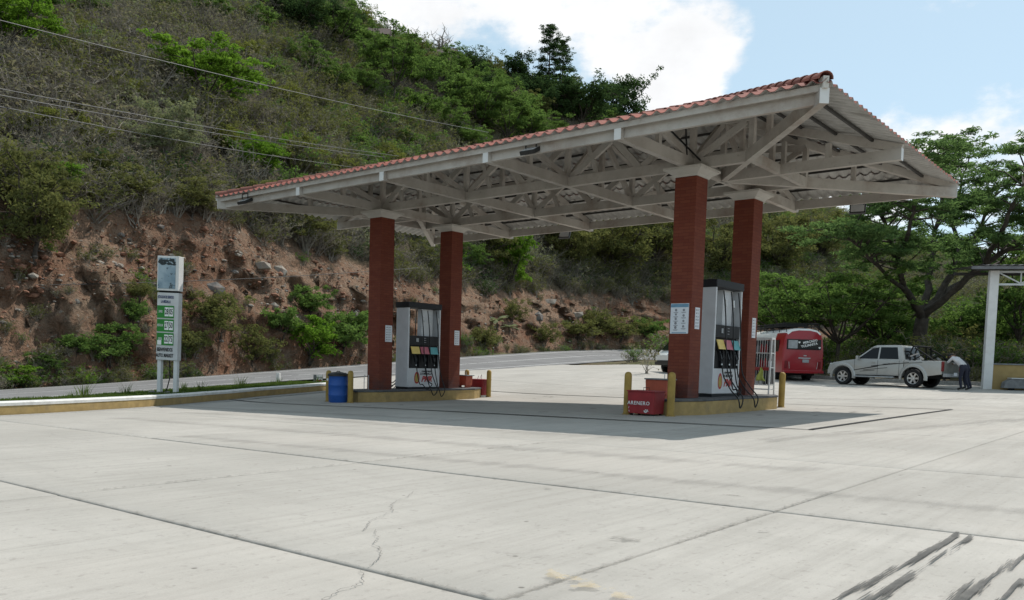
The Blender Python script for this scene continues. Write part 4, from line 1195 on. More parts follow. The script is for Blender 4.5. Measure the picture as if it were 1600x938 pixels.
# ------------------------------------------------------------------ wire display rack with goods
x, y = WX - .18, 2.98; z = g1(x, y)
RK = empty('display_rack', (x, y, z), 0, 'white wire display rack of oils and cloths at the end of the pump island', 'rack')
RW, RDp, RH = .92, .40, 1.92
posts = MB()
for sx in (-1, 1):
    for sy in (-1, 1):
        o = MB().beam((0, 0, .04), (-sx * .03 if sy > 0 else 0, -sy * .06, RH), .035, .035, up=(0, 1, 0)).build('post', MT['white_paint'], RK, (sx * RW / 2, sy * RDp / 2, 0))
        MB().lathe([(.035, 0), (.035, .03)], n=10, axis='x').build('castor', MT['rubber'], RK, (sx * RW / 2 - .015, sy * RDp / 2, .035))
for zz in (.50, .62, 1.10, 1.50, 1.90):
    t = (zz / RH); dy = RDp - .12 * t
    MB().box((0, 0, zz), (RW - .05 * t * .5, dy, .025 if zz < 1.8 else .05)).build('shelf', MT['white_paint'], RK)
for i in range(13):
    xx = -RW / 2 + RW * (i + .5) / 13
    MB().tube([(xx, -RDp / 2 + .02, .64), (xx * .97, -RDp / 2 + .07, RH - .03)], .006, 5).build('wire', MT['white_paint'], RK)
for i in range(3):
    for s in (-1, 1):
        yy = -.10 + .1 * i; MB().tube([(s * (RW / 2 - .005), yy, .64), (s * (RW / 2 - .02), yy * .8, RH - .03)], .006, 5).build('wire', MT['white_paint'], RK)
MB().box((0, -RDp / 2 + .035, 1.065), (RW - .06, .012, .09)).build('red_trim', MT['bottle_red'], RK)
MB().box((0, .14, 1.25), (RW - .05, .01, 1.22)).build('back_panel', MT['bottle_dark'], RK)
r3 = random.Random(12); 
btl = MB().lathe([(.045, 0), (.05, .02), (.05, .16), (.02, .21), (.02, .245)], n=10)
bms = [btl.mesh('oil_bottle', MT[q], smooth=True) for q in ('bottle_red', 'bottle_dark', 'bottle_grey', 'paper')]
names_ = ('red', 'black', 'grey', 'white')
for zz, wher in ((.6325, 'the lower shelf'), (1.5125, 'the upper shelf'), (1.1125, 'the middle shelf')):
    for i in range(7):
        q = r3.randrange(4); xx = -.36 + i * .12
        o = link('oil_bottle', bms[q], None, (x + xx, y + .03 + r3.uniform(-.02, .02), z + zz + .0))
        tag(o, f'{names_[q]} oil bottle on {wher} of the wire rack', 'bottle', f'{names_[q]} oil bottles on {wher} of the rack')
def cloth(loc, w, h, mat, lab):
    m = MB(); nx = 7; v = []; f = []
    for j in range(6):
        for i in range(nx):
            u = i / (nx - 1) - .5; t = j / 5
            v.append((u * w * (1.0 - .75 * (1 - t)) + .02 * math.sin(7 * t), -.012 + .02 * math.sin(9 * u + 2 * t), -h * t - .03 * abs(u) * t))
            if i and j: f.append(((j - 1) * nx + i - 1, (j - 1) * nx + i, j * nx + i, j * nx + i - 1))
    me = m.add(v, f).mesh('cleaning_cloth', MT[mat], smooth='all', fix=False)
    o = link('cleaning_cloth', me, None, loc); o.modifiers.new('thick', 'SOLIDIFY').thickness = .006
    return tag(o, lab, 'cloth')
cloth((x + .22, y - RDp / 2 + .0, z + 1.10), .26, .36, 'vest_lime', 'lime yellow cloth hanging on the front of the wire rack')
cloth((x - .10, y - RDp / 2 + .0, z + 1.08), .20, .34, 'leaf_pale' if 0 else 'paper', 'pale cloth hanging on the wire rack beside the lime one')
o = MB().box((0, 0, .15), (.22, .16, .30)).build('carton', [MT['paper']], None, (x + .02, y - .06, z + .0), bevel=.004)
o.location.z = z + .02
tag(o, 'white carton with a red stripe on the ground under the wire rack', 'carton')
MB().box((0, -.081, .07), (.20, .003, .06)).build('stripe', MT['box_red'], o)
for k in range(3):
    o = link('oil_bottle', bms[1 if k != 1 else 0], None, (x + .20 + k * .09, y - .02, z + .002)); tag(o, f'{names_[1 if k != 1 else 0]} oil bottle standing on the ground under the rack', 'bottle', f'{names_[1 if k != 1 else 0]} bottles on the ground below the rack')

# ------------------------------------------------------------------ price sign
SP = at_depth(262, 612, 24.6); sx_, sy_ = SP[0], SP[1]; sz_ = verge_z(sx_, sy_)
view = math.atan2(CAM[1] - sy_, CAM[0] - sx_)
PS = empty('price_sign', (sx_, sy_, sz_), view + math.pi / 2 - .52, 'tall white fuel price sign with three green price panels on two posts', 'price sign')
PS.rotation_euler = (0, .022, PS.rotation_euler.z)
k_ = 24.6 / F_PX            # metres per photo pixel at the sign
SWd, SD = 44 * k_ * .80, .27
zs = lambda py: (612 - py) * k_ + (SP[2] - sz_)
lean = .0
zb0, zt0 = zs(563), zs(403)
for s in (-1, 1):
    MB().box((0, 0, zb0 / 2), (.11, .13, zb0 + .02)).build('post', MT['white_paint'], PS, (s * (SWd / 2 - .08), 0, 0))
MB().box((0, 0, (zb0 + zs(459)) / 2), (SWd, SD - .06, zs(459) - zb0)).build('cabinet', MT['sign_grey'], PS, bevel=.01)
MB().box((0, 0, (zs(456) + zt0) / 2), (SWd, SD, zt0 - zs(456))).build('head_cabinet', MT['white_paint'], PS, bevel=.01)
MB().box((0, 0, (zs(459) + zs(456)) / 2), (SWd - .08, SD - .12, .06)).build('gap_beam', MT['chassis'], PS)
yf = -SD / 2 - .006
MB().box((-.03, yf, (zs(406) + zs(453)) / 2), (SWd * .80, .012, zs(406) - zs(453))).build('faded_picture', MT['faded_picture'], PS)
dk = MB(); r3 = random.Random(5)
for k in range(16):
    a = r3.uniform(-.36, .30) * SWd; n = 7; c0 = zs(408 + r3.uniform(0, 9)); rr_ = r3.uniform(.04, .085)
    dk.add([(a + rr_ * r3.uniform(.7, 1.3) * math.cos(2 * math.pi * q / n), yf - .008 - .0004 * k, c0 + rr_ * .6 * math.sin(2 * math.pi * q / n)) for q in range(n)], [tuple(range(n))])
dk.build('torn_patches', MT['cloud_black'], PS, fix=False)
yf2 = -(SD - .06) / 2 - .006
pw = SWd * .78
link('lettering', text_mesh('ESTACION DE SERVICIO', .115, 'sign_navy', bold=.002), PS, (-.06, yf2 - .004, zs(466)), (math.pi / 2, 0, 0)).scale = (.40, 1, 1)
link('lettering', text_mesh('LA MEDALLA', .115, 'sign_navy', bold=.002), PS, (-.06, yf2 - .004, zs(473)), (math.pi / 2, 0, 0)).scale = (.45, 1, 1)
for (p0, p1, word, pa, pb) in ((479, 498, 'SUPER', '28', '05'), (500, 519, 'REGULAR', '27', '50'), (521, 540, 'DIESEL', '22', '75')):
    zc1 = (zs(p0) + zs(p1)) / 2; h = zs(p0) - zs(p1)
    P = MB().box((0, 0, 0), (pw, .014, h)).build('price_panel', MT['sign_green'], PS, (-.06, yf2, zc1))
    link('lettering', text_mesh(word, .10, 'tile_white'), P, (-pw * .29, -.011, 0), (math.pi / 2, 0, 0)).scale = (.42, 1, 1)
    for j, dg in enumerate((pa, pb)):
        xx = pw * (.08 + j * .27)
        MB().box((xx, -.010, 0), (pw * .235, .008, h * .72)).build('digit_plate', MT['tile_white'], P)
        link('digits', text_mesh(dg, h * .66, 'text_black', bold=.004), P, (xx, -.017, 0), (math.pi / 2, 0, 0)).scale = (.46, 1, 1)
MB().box((-.06 - pw * .33, yf2 - .010, zs(536)), (pw * .24, .010, .13)).build('small_plate', MT['tile_white'], PS)
link('lettering', text_mesh('BIENVENIDOS', .15, 'text_black', bold=.003), PS, (-.06, yf2 - .004, zs(547)), (math.pi / 2, 0, 0)).scale = (.52, 1, 1)
link('lettering', text_mesh('AUTO MARKET', .15, 'text_black', bold=.003), PS, (-.06, yf2 - .004, zs(556)), (math.pi / 2, 0, 0)).scale = (.52, 1, 1)
MB().tube([(.02, .02, zb0 + .02), (.05, .02, .5), (-.02, .0, .18), (-.10, 0, .01)], .018, 6).build('cable', MT['cable_black'], PS)
# base stones
for k in range(5):
    a = -.5 + k * .25; m = MB().lathe([(.02, 0), (.12, .02), (.10, .08), (.02, .11)], n=7)
    o = m.build('base_stone', MT['rock_dark'], None, (sx_ + a * math.cos(PS.rotation_euler.z), sy_ + a * math.sin(PS.rotation_euler.z), sz_ - .02)); tag(o, 'small dark stone at the foot of the price sign', 'stone', 'stones at the foot of the price sign')
# exit marker and plain post at the road edge
def on_verge(px, py, d0=26, d1=40):
    r_ = ray(px, py)
    for t in np.arange(d0, d1, .05):
        P = CAM + r_ * t
        if P[0] < float(np.interp(P[1], _ky, _kx)) - .5 and P[2] <= verge_z(P[0], P[1]): return P
    return CAM + r_ * 33
P = on_verge(497, 599)
P[2] = verge_z(P[0], P[1])
kk = np.linalg.norm(P - CAM) * .97 / F_PX
e = empty('exit_marker', tuple(P), view + math.pi / 2 + .2, 'small white exit marker with red arrow on the grass strip', 'sign')
MB().box((0, 0, 6.6 * kk), (13 * kk, .16, 13.5 * kk)).build('block', [MT['bench_grey']], e)
MB().box((.02, -.083, 6.7 * kk), (10 * kk, .012, 13 * kk)).build('plate', MT['tile_white'], e)
link('lettering', text_mesh('SALIDA', .072, 'text_black', bold=.001), e, (.02, -.091, 8.8 * kk), (math.pi / 2, 0, 0))
MB().add([(-.11, -.0915, .075), (.02, -.0915, .075), (.02, -.0915, .045), (.13, -.0915, .105), (.02, -.0915, .165), (.02, -.0915, .135), (-.11, -.0915, .135)], [(0, 1, 2, 3, 4, 5, 6)]).build('arrow', MT['logo_red'], e, fix=False)
P = on_verge(435, 598, 24, 40); P[2] = verge_z(P[0], P[1])
e = empty('marker_post', tuple(P), view + .9, 'plain white concrete post on the grass strip', 'post')
MB().box((0, 0, .17), (.16, .14, .44), taper=(.92, .92)).build('shaft', MT['kerb_white'], e, bevel=.008)
# ------------------------------------------------------------------ vehicles
def wheel_set(parent, spots, r, w, rim_mat='alloy', spokes=6):
    prof = [(r * .62, -w / 2 + .01), (r * .93, -w / 2), (r, -w / 2 + .04), (r * 1.0, w / 2 - .04), (r * .93, w / 2), (r * .62, w / 2 - .01)]
    ty = MB().lathe(prof, n=28, axis='y', caps=False).mesh('tyre', MT['tyre'], smooth=True)
    rims = {}
    for s in (-1, 1):
        m = MB(); yo = s * (w / 2 - .03)
        m.lathe([(r * .64, yo - s * .10), (r * .64, yo + s * .02), (r * .57, yo + s * .015), (r * .55, yo - s * .08)], n=24, axis='y', caps=False)
        m.lathe([(r * .16, yo - s * .05), (r * .16, yo + s * .01), (r * .02, yo + s * .015)], n=12, axis='y')
        for k in range(spokes):
            a = 2 * math.pi * k / spokes
            m.beam((math.cos(a) * r * .12, yo - s * .02, math.sin(a) * r * .12), (math.cos(a) * r * .58, yo - s * .01, math.sin(a) * r * .58), .045, .075, up=(-math.sin(a), 0, math.cos(a)))
        m.lathe([(r * .60, yo - s * .11), (r * .02, yo - s * .11)], n=20, axis='y', m=1)
        rims[s] = m.mesh('rim', [MT[rim_mat], MT['chassis']])
    for (x, y) in spots:
        o = link('tyre', ty, parent, (x, y, r)); o.name = 'wheel'
        link('rim', rims[1 if y > 0 else -1], o)
def arch(cx, r, z0, n=10, rev=False):
    a0 = math.asin(min(1, (z0 - .38) / r)) if r > abs(z0 - .38) else 0
    pts = [(cx + r * math.cos(t), .38 + r * math.sin(t)) for t in np.linspace(math.pi - a0, a0, n)]
    return pts[::-1] if rev else pts
XZ = lambda a, b, h: (a, h, b)
def pickup():
    Pr = at_depth(1427, 606, 34.6); hd = np.array([-.984, .178]); hd /= np.linalg.norm(hd)
    lf = np.array([-hd[1], hd[0]])
    o2 = Pr[:2] - lf * .78
    zz = g1(*o2)
    e = empty('pickup_truck', (o2[0], o2[1], zz), math.atan2(hd[1], hd[0]), 'silver double cab pickup truck with dark side stripes and open tailgate', 'pickup truck')
    S = MT['paint_silver']; W = .885
    low = [(.42, .66), (.47, .53), (.53, .46), (2.55, .46)] + arch(3.09, .47, .46) + [(3.60, .46), (3.76, .50), (3.80, .72), (3.74, .88), (3.56, .985), (3.1, 1.065), (2.52, 1.14), (.42, 1.12)]
    MB().prism(low, -W, W, f3=XZ).build('body', S, e, bevel=.045, smooth=True)
    for s in (-1, 1):
        bed = [(.40, 1.12), (-1.12, 1.12), (-1.14, .58), (-.62, .50)] + [q for q in arch(0, .48, .50, 16) if q[0] < .38] + [(.40, .645)]
        MB().prism(bed, s * W, s * (W - .09), f3=XZ).build('bed_side', S, e, bevel=.025, smooth=True)
    MB().box((-.36, 0, .70), (1.5, 1.62, .08)).build('bed_floor', MT['chassis'], e)
    MB().box((.36, 0, .90), (.05, 1.58, .44)).build('bed_front', S, e)
    # flared arches
    for cx in (0.0, 3.09):
        for s in (-1, 1):
            m = MB(); n = 14; v = []; f = []
            for k in range(n + 1):
                a = math.pi * (-.05 + 1.1 * k / n)
                for rr_, yy in ((.47, W - .03), (.47, W + .055), (.55, W + .05), (.60, W - .005)): v.append((cx + rr_ * math.cos(a), s * yy, .39 + rr_ * math.sin(a)))
                if k:
                    for q in range(3): f.append(((k - 1) * 4 + q, k * 4 + q, k * 4 + q + 1, (k - 1) * 4 + q + 1))
            m.add(v, f).build('wheel_flare', S, e, smooth=True)
    # greenhouse
    B = [(.42, 1.11), (2.58, 1.13), (1.84, 1.70), (1.68, 1.755), (.80, 1.765), (.60, 1.73)]
    def gy(z): return .845 - (z - 1.11) * .24
    v = [(x, -gy(z), z) for x, z in B] + [(x, gy(z), z) for x, z in B]; n = len(B)
    MB().add(v, [tuple(range(n - 1, -1, -1)), tuple(range(n, 2 * n))] + [(i, (i + 1) % n, n + (i + 1) % n, n + i) for i in range(n)]).build('cab', S, e, bevel=.035, smooth=True)
    for s in (-1, 1):
        for win in ([(1.56, 1.17), (2.42, 1.17), (1.86, 1.61), (1.56, 1.67)], [(.66, 1.17), (1.49, 1.17), (1.49, 1.67), (.78, 1.67)]):
            MB().add([(x, s * (gy(z) + .006), z) for x, z in win] + [(x, s * (gy(z) - .01), z) for x, z in win], [(0, 1, 2, 3), (7, 6, 5, 4), (0, 4, 5, 1), (1, 5, 6, 2), (2, 6, 7, 3), (3, 7, 4, 0)]).build('side_window', MT['car_glass'], e)
        # rain visor, door lines, handles, stripes
        MB().beam((1.70, s * (gy(1.67) + .012), 1.68), (1.93, s * (gy(1.62) + .012), 1.625), .02, .035).build('rain_visor', MT['bottle_grey'], e)
        for x in (.60, 1.525, 2.56): MB().box((x, s * (W + .001), .80), (.012, .006, .62)).build('door_seam', MT['chassis'], e)
        for x in (.80, 1.72): MB().box((x, s * (W + .02), 1.02), (.16, .03, .035)).build('door_handle', S, e, bevel=.008)
        for (a, b, h) in (((2.60, .66), (1.5, .86), .030), ((2.45, .69), (1.0, .98), .022), ((2.15, .68), (1.1, .80), .020), ((1.8, .86), (.2, 1.03), .026), ((1.3, .95), (-.35, 1.05), .014), ((2.3, .62), (1.65, .68), .018)):
            MB().beam((a[0], s * (W + .004), a[1]), (b[0], s * (W + .004), b[1]), .006, h, up=(0, 0, 1)).build('stripe', MT['chassis'], e)
        MB().box((1.65, s * (W + .06), .40), (1.75, .16, .06)).build('side_step', MT['bottle_grey'], e, bevel=.015)
        mr = MB().box((2.38, s * (W + .10), 1.20), (.10, .20, .17)).build('mirror', S, e, bevel=.03)
        MB().box((3.62, s * .66, .88), (.26, .36, .15)).build('headlight', MT['lamp_glass'], e, bevel=.03)
        MB().box((-1.135, s * .80, .90), (.07, .17, .40)).build('tail_light', MT['tail_red'], e, bevel=.02)
    MB().add([(2.54, -.70, 1.16), (2.54, .70, 1.16), (1.89, .60, 1.665), (1.89, -.60, 1.665)], [(0, 1, 2, 3)]).build('windscreen', MT['car_glass'], e, (.012, 0, .012), fix=False)
    MB().add([(.45, -.66, 1.18), (.45, .66, 1.18), (.58, .60, 1.66), (.58, -.60, 1.66)], [(3, 2, 1, 0)]).build('rear_window', MT['car_glass'], e, (-.035, 0, .0), fix=False)
    MB().box((3.79, 0, .58), (.10, 1.70, .22)).build('front_bumper', S, e, bevel=.04)
    MB().box((3.77, 0, .82), (.05, .86, .16)).build('grille', MT['chassis'], e)
    MB().box((-1.24, 0, .55), (.16, 1.62, .14)).build('rear_bumper', MT['bottle_grey'], e, bevel=.02)
    MB().box((-1.13, 0, .86), (.05, 1.56, .50)).build('tailgate', MT['tailgate_dust'], e, bevel=.015)
    MB().box((-1.325, 0, .60), (.012, .32, .13)).build('number_plate', MT['paper'], e)
    MB().box((1.2, 0, .46), (4.2, 1.1, .14)).build('chassis', MT['chassis'], e)
    rb = MB()
    for off in (0.0, .20):
        rb.tube([(.22 - off, -.76, 1.10), (.22 - off, -.72, 1.48), (.18 - off, -.58, 1.72), (.18 - off, .58, 1.72), (.22 - off, .72, 1.48), (.22 - off, .76, 1.10)], .035, 8)
    for s in (-1, 1):
        rb.tube([(.10, s * .64, 1.66), (-.30, s * .72, 1.45), (-.78, s * .76, 1.12)], .032, 8)
        rb.tube([(.12, s * .72, 1.15), (-.32, s * .72, 1.38)], .026, 8)
    rb.build('roll_bar', MT['chassis'], e, smooth=True)
    sh = MB()
    for s in (-1, 1): sh.beam((.20, s * .79, 1.30), (-.12, s * .79, 1.42), .01, .05); sh.beam((-.20, s * .79, 1.28), (-.36, s * .79, 1.17), .012, .08)
    sh.build('roll_bar_plate', MT['alloy'], e)
    wheel_set(e, [(0, .76), (0, -.76), (3.09, .76), (3.09, -.76)], .385, .26)
    cg = MB(); r3 = random.Random(2)
    for k in range(4): cg.box((-.75 + .35 * k, r3.uniform(-.3, .3), 1.02 + r3.uniform(0, .05)), (.5, 1.0, .36), rz=r3.uniform(-.3, .3))
    cgo = cg.build('sack_pile', MT['shirt_black'], None, (o2[0], o2[1], zz - .1), (0, 0, math.atan2(hd[1], hd[0])), bevel=.07, smooth=True); tag(cgo, 'dark covered load lying in the pickup bed', 'load')
    return e, hd, lf, o2, zz
PU, PH, PLf, PO, PZ = pickup()

def bus():
    A = at_depth(1221, 597, 40.6); vd = (A[:2] - CAM[:2]) / np.linalg.norm(A[:2] - CAM[:2])
    a = math.radians(21); hd = np.array([vd[0] * math.cos(a) - vd[1] * math.sin(a), vd[0] * math.sin(a) + vd[1] * math.cos(a)])
    lf = np.array([-hd[1], hd[0]]); W = 1.02
    o = A[:2] - lf * W
    z = g1(*o)
    e = empty('minibus', (o[0], o[1], z), math.atan2(hd[1], hd[0]), 'red and white minibus with roof rack parked with its tail to the pumps', 'minibus')
    L = 6.6
    sec = [(-W, .42), (-W - .015, .9), (-W + .0, 1.5), (-W + .06, 2.05), (-W + .16, 2.36), (-W + .36, 2.52), (-.3, 2.59)]
    sec = sec + [(-y, zz) for y, zz in sec[::-1]]
    n = len(sec); v = []; f = []; mi = []
    xs = [(-.0, .93, .02), (.05, .985, .0), (.25, 1.0, 0), (1.25, 1.0, 0), (1.3, 1, 0), (3, 1, 0), (5.0, 1, 0), (6.3, .99, 0), (6.6, .93, .05)]
    for x, sc_, dz in xs:
        for y, zz in sec: v.append((x, y * sc_, zz if zz < 1 else zz - (1 - sc_) * 1.4 * (zz - .4) / 2))
    for i in range(len(xs) - 1):
        for k in range(n - 1):
            f.append((i * n + k, i * n + k + 1, (i + 1) * n + k + 1, (i + 1) * n + k))
            top = sec[k][1] >= 2.05 and sec[k + 1][1] >= 2.05
            mi.append(1 if (top and (xs[i][0] >= 1.25 or sec[k][1] > 2.5 or sec[k + 1][1] > 2.5)) else 0)
        f.append((i * n + n - 1, i * n, (i + 1) * n, (i + 1) * n + n - 1)); mi.append(0)
    f.append(tuple(range(n - 1, -1, -1))); mi.append(0); f.append(tuple((len(xs) - 1) * n + k for k in range(n))); mi.append(0)
    m = MB(); m.add(v, f); m.m = mi; m.build('body', [MT['paint_red'], MT['paint_white']], e, smooth=True)
    # rear: window strip, lamps, handle, plate, bumper
    MB().box((-.012, 0, 1.80), (.03, 1.70, .50)).build('rear_window', MT['car_glass'], e, bevel=.01)
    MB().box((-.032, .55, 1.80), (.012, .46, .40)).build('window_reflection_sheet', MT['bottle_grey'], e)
    Rz = (math.pi / 2, -.22, -math.pi / 2)
    link('lettering', text_mesh('MERCADO', .15, 'tile_white', bold=.003), e, (-.034, -.30, 1.95), Rz)
    link('lettering', text_mesh('YULIANITA', .165, 'tile_white', bold=.003), e, (-.034, -.26, 1.78), Rz)
    for yy, zz in ((.24, 1.90), (-.78, 1.66)):
        hp = [(.055 * (16 * math.sin(t) ** 3) / 16, .055 * (13 * math.cos(t) - 5 * math.cos(2 * t) - 2 * math.cos(3 * t) - math.cos(4 * t)) / 16) for t in np.linspace(0, 2 * math.pi, 20, endpoint=False)]
        MB().add([(-.033, yy + a_, zz + b_) for a_, b_ in hp], [tuple(range(20))]).build('heart_sticker', MT['tile_white'], e, fix=False)
    MB().box((-.025, -.05, 1.14), (.03, .60, .05)).build('handle_bar', MT['steel'], e)
    MB().box((-.025, -.12, 1.0), (.02, .32, .15)).build('number_plate', MT['bottle_grey'], e)
    MB().box((-.02, -.08, 1.26), (.015, .14, .05)).build('badge', MT['steel'], e)
    for s in (-1, 1):
        MB().box((-.012, s * .84, .82), (.04, .13, .36)).build('tail_light', MT['tail_red'], e, bevel=.01)
        MB().tube([(-.03, s * .68, .62), (-.05, s * .72, .95)], .012, 6).build('chrome_trim', MT['steel'], e)
        for k in range(5):
            MB().box((1.05 + k * 1.08, s * (W - .012), 1.72), (.94, .03, .58)).build('side_window', MT['car_glass'], e, bevel=.01)
    MB().box((-.08, 0, .47), (.18, 1.98, .15)).build('rear_bumper', MT['paint_red'], e, bevel=.03)
    MB().box((3.2, 0, .40), (5.6, 1.5, .22)).build('chassis', MT['chassis'], e)
    MB().box((6.55, 0, 1.65), (.08, 1.7, .75)).build('windscreen', MT['car_glass'], e)
    wheel_set(e, [(1.45, .80), (1.45, -.80), (5.35, .80), (5.35, -.80)], .39, .26, 'bottle_grey', 5)
    rk = MB()
    for s in (-1, 1):
        for zz in (2.70, 2.84): rk.tube([(.25, s * .82, zz), (5.6, s * .82, zz)], .022, 6)
    for zz in (2.70, 2.84):
        for x in (.25, 5.6): rk.tube([(x, -.82, zz), (x, .82, zz)], .022, 6)
    for x in np.arange(.25, 5.7, .89):
        for s in (-1, 1): rk.tube([(x, s * .82, 2.84), (x, s * .80, 2.40)], .018, 6)
        rk.tube([(x, -.82, 2.70), (x, .82, 2.70)], .016, 6)
    rk.build('roof_rack', MT['chassis'], e)
    MB().box((2.6, 0, 2.80), (2.8, 1.2, .12)).build('rack_board', MT['chassis'], e)
    # step on the tail corner
    MB().tube([(-.30, -.95, .40), (-.30, -.95, 1.10), (-.02, -.95, 1.10)], .018, 6).build('ladder_rail', MT['chassis'], e)
    MB().tube([(-.02, -.70, .45), (-.30, -.70, .40), (-.30, -1.05, .40), (-.02, -1.05, .45)], .018, 6).build('rear_step', MT['chassis'], e)
    return e
bus()

def van():
    P = at_depth(1034, 581.5, 41.0); vd = (P[:2] - CAM[:2]); vd /= np.linalg.norm(vd)
    rt_ = np.array([vd[1], -vd[0]]); hd = -rt_ * .90 - vd * .44; hd /= np.linalg.norm(hd)
    lf = np.array([-hd[1], hd[0]]); W = .86
    P[:2] = P[:2] + rt_ * .95
    o2 = P[:2] - lf * .74 - hd * 2.55
    e = empty('white_van', (o2[0], o2[1], g1(*o2)), math.atan2(hd[1], hd[0]), 'white van with black door mirror showing behind a brick column', 'van')
    pr = [(-.80, .45), (-.36, .45)] + arch(0, .42, .45) + [(2.12, .45)] + arch(2.55, .42, .45) + [(3.02, .45), (3.20, .55), (3.22, .92), (2.98, 1.12), (2.30, 1.86), (2.0, 1.97), (-.70, 1.99), (-.84, 1.85)]
    m = MB(); n = len(pr)
    def hw(z): return W if z < 1.1 else W - (z - 1.1) * .16
    m.add([(x, -hw(z), z) for x, z in pr] + [(x, hw(z), z) for x, z in pr], [tuple(range(n - 1, -1, -1)), tuple(range(n, 2 * n))] + [(i, (i + 1) % n, n + (i + 1) % n, n + i) for i in range(n)])
    m.build('body', MT['paint_white'], e, bevel=.04, smooth=True)
    for s in (-1, 1):
        for win in ([(1.75, 1.16), (2.72, 1.16), (2.24, 1.72), (1.75, 1.78)], [(.75, 1.16), (1.65, 1.16), (1.65, 1.78), (.75, 1.78)], [(-.6, 1.16), (.65, 1.16), (.65, 1.78), (-.6, 1.78)]):
            MB().add([(x, s * (hw(z) + .006), z) for x, z in win] + [(x, s * (hw(z) - .02), z) for x, z in win], [(0, 1, 2, 3), (7, 6, 5, 4), (0, 4, 5, 1), (1, 5, 6, 2), (2, 6, 7, 3), (3, 7, 4, 0)]).build('side_window', MT['car_glass'], e)
        MB().box((2.50, s * (W + .10), 1.30), (.10, .20, .30)).build('mirror', MT['black_plastic'], e, bevel=.03)
        MB().box((3.12, s * .62, .88), (.18, .34, .20)).build('headlight', MT['lamp_glass'], e, bevel=.03)
    MB().add([(2.97, -.70, 1.17), (2.97, .70, 1.17), (2.36, .60, 1.82), (2.36, -.60, 1.82)], [(0, 1, 2, 3)]).build('windscreen', MT['car_glass'], e, (.02, 0, .02), fix=False)
    MB().box((3.21, 0, .55), (.10, 1.66, .24)).build('front_bumper', MT['black_plastic'], e, bevel=.03)
    MB().box((1.2, 0, .42), (3.4, 1.2, .16)).build('chassis', MT['chassis'], e)
    wheel_set(e, [(0, .74), (0, -.74), (2.55, .74), (2.55, -.74)], .36, .22, 'bottle_grey', 5)
van()

# ------------------------------------------------------------------ people at the tailgate
def figure(name, joints, bones, mats, matfn, loc, rz, label):
    me = bpy.data.meshes.new(name); keys = list(joints)
    me.from_pydata([joints[k][0] for k in keys], [(keys.index(a), keys.index(b)) for a, b in bones], [])
    ob = bpy.data.objects.new('tmp', me); COL.objects.link(ob)
    md = ob.modifiers.new('skin', 'SKIN'); md.use_smooth_shade = True
    sv = me.skin_vertices[0].data
    for i, k in enumerate(keys):
        r_ = joints[k][1]; sv[i].radius = r_ if hasattr(r_, '__len__') else (r_, r_)
        sv[i].use_root = (k == 'pelvis')
    sb = ob.modifiers.new('sub', 'SUBSURF'); sb.levels = 2; sb.render_levels = 2
    bpy.context.view_layer.update()
    dg = bpy.context.evaluated_depsgraph_get()
    out = bpy.data.meshes.new_from_object(ob.evaluated_get(dg)); bpy.data.objects.remove(ob)
    out.materials.clear()
    for m in mats: out.materials.append(MT[m])
    P = {k: Vector(joints[k][0]) for k in keys}
    for p in out.polygons:
        c = p.center; best = None
        for a, b in bones:
            A, B = P[a], P[b]; d = B - A; t = max(0, min(1, (c - A).dot(d) / max(d.dot(d), 1e-9))); q = (c - A - d * t).length - .0
            if best is None or q < best[0]: best = (q, a, b, t)
        p.material_index = matfn(best[1], best[2], best[3]); p.use_smooth = True
    o = link(name, out, None, loc, (0, 0, rz)); tag(o, label, 'person', 'people working at the open pickup bed')
    return o
# local frame: x forward (towards the tailgate), z up
J = {'pelvis': ((0, 0, .93), (.16, .13)), 'spine': ((.16, 0, 1.12), (.155, .125)), 'chest': ((.36, 0, 1.27), (.175, .13)), 'neck': ((.50, 0, 1.34), (.06, .06)), 'head': ((.60, 0, 1.35), (.085, .09)), 'crown': ((.69, 0, 1.33), (.075, .08)),
     'hl': ((-.01, .10, .88), (.10, .10)), 'kl': ((.06, .12, .50), (.068, .068)), 'al': ((-.02, .13, .09), (.045, .045)), 'tl': ((.14, .14, .04), (.04, .035)),
     'hr': ((-.01, -.10, .88), (.10, .10)), 'kr': ((.0, -.13, .50), (.068, .068)), 'ar': ((-.16, -.15, .09), (.045, .045)), 'tr': ((.0, -.16, .04), (.04, .035)),
     'sl': ((.40, .20, 1.28), (.07, .07)), 'el': ((.56, .25, 1.10), (.048, .048)), 'wl': ((.78, .22, 1.06), (.032, .032)), 'ml': ((.86, .21, 1.05), (.04, .022)),
     'sr': ((.40, -.20, 1.28), (.07, .07)), 'er': ((.56, -.26, 1.08), (.048, .048)), 'wr': ((.78, -.24, 1.06), (.032, .032)), 'mr': ((.86, -.23, 1.05), (.04, .022))}
BN = [('pelvis', 'spine'), ('spine', 'chest'), ('chest', 'neck'), ('neck', 'head'), ('head', 'crown'), ('pelvis', 'hl'), ('hl', 'kl'), ('kl', 'al'), ('al', 'tl'), ('pelvis', 'hr'), ('hr', 'kr'), ('kr', 'ar'), ('ar', 'tr'),
      ('chest', 'sl'), ('sl', 'el'), ('el', 'wl'), ('wl', 'ml'), ('chest', 'sr'), ('sr', 'er'), ('er', 'wr'), ('wr', 'mr')]
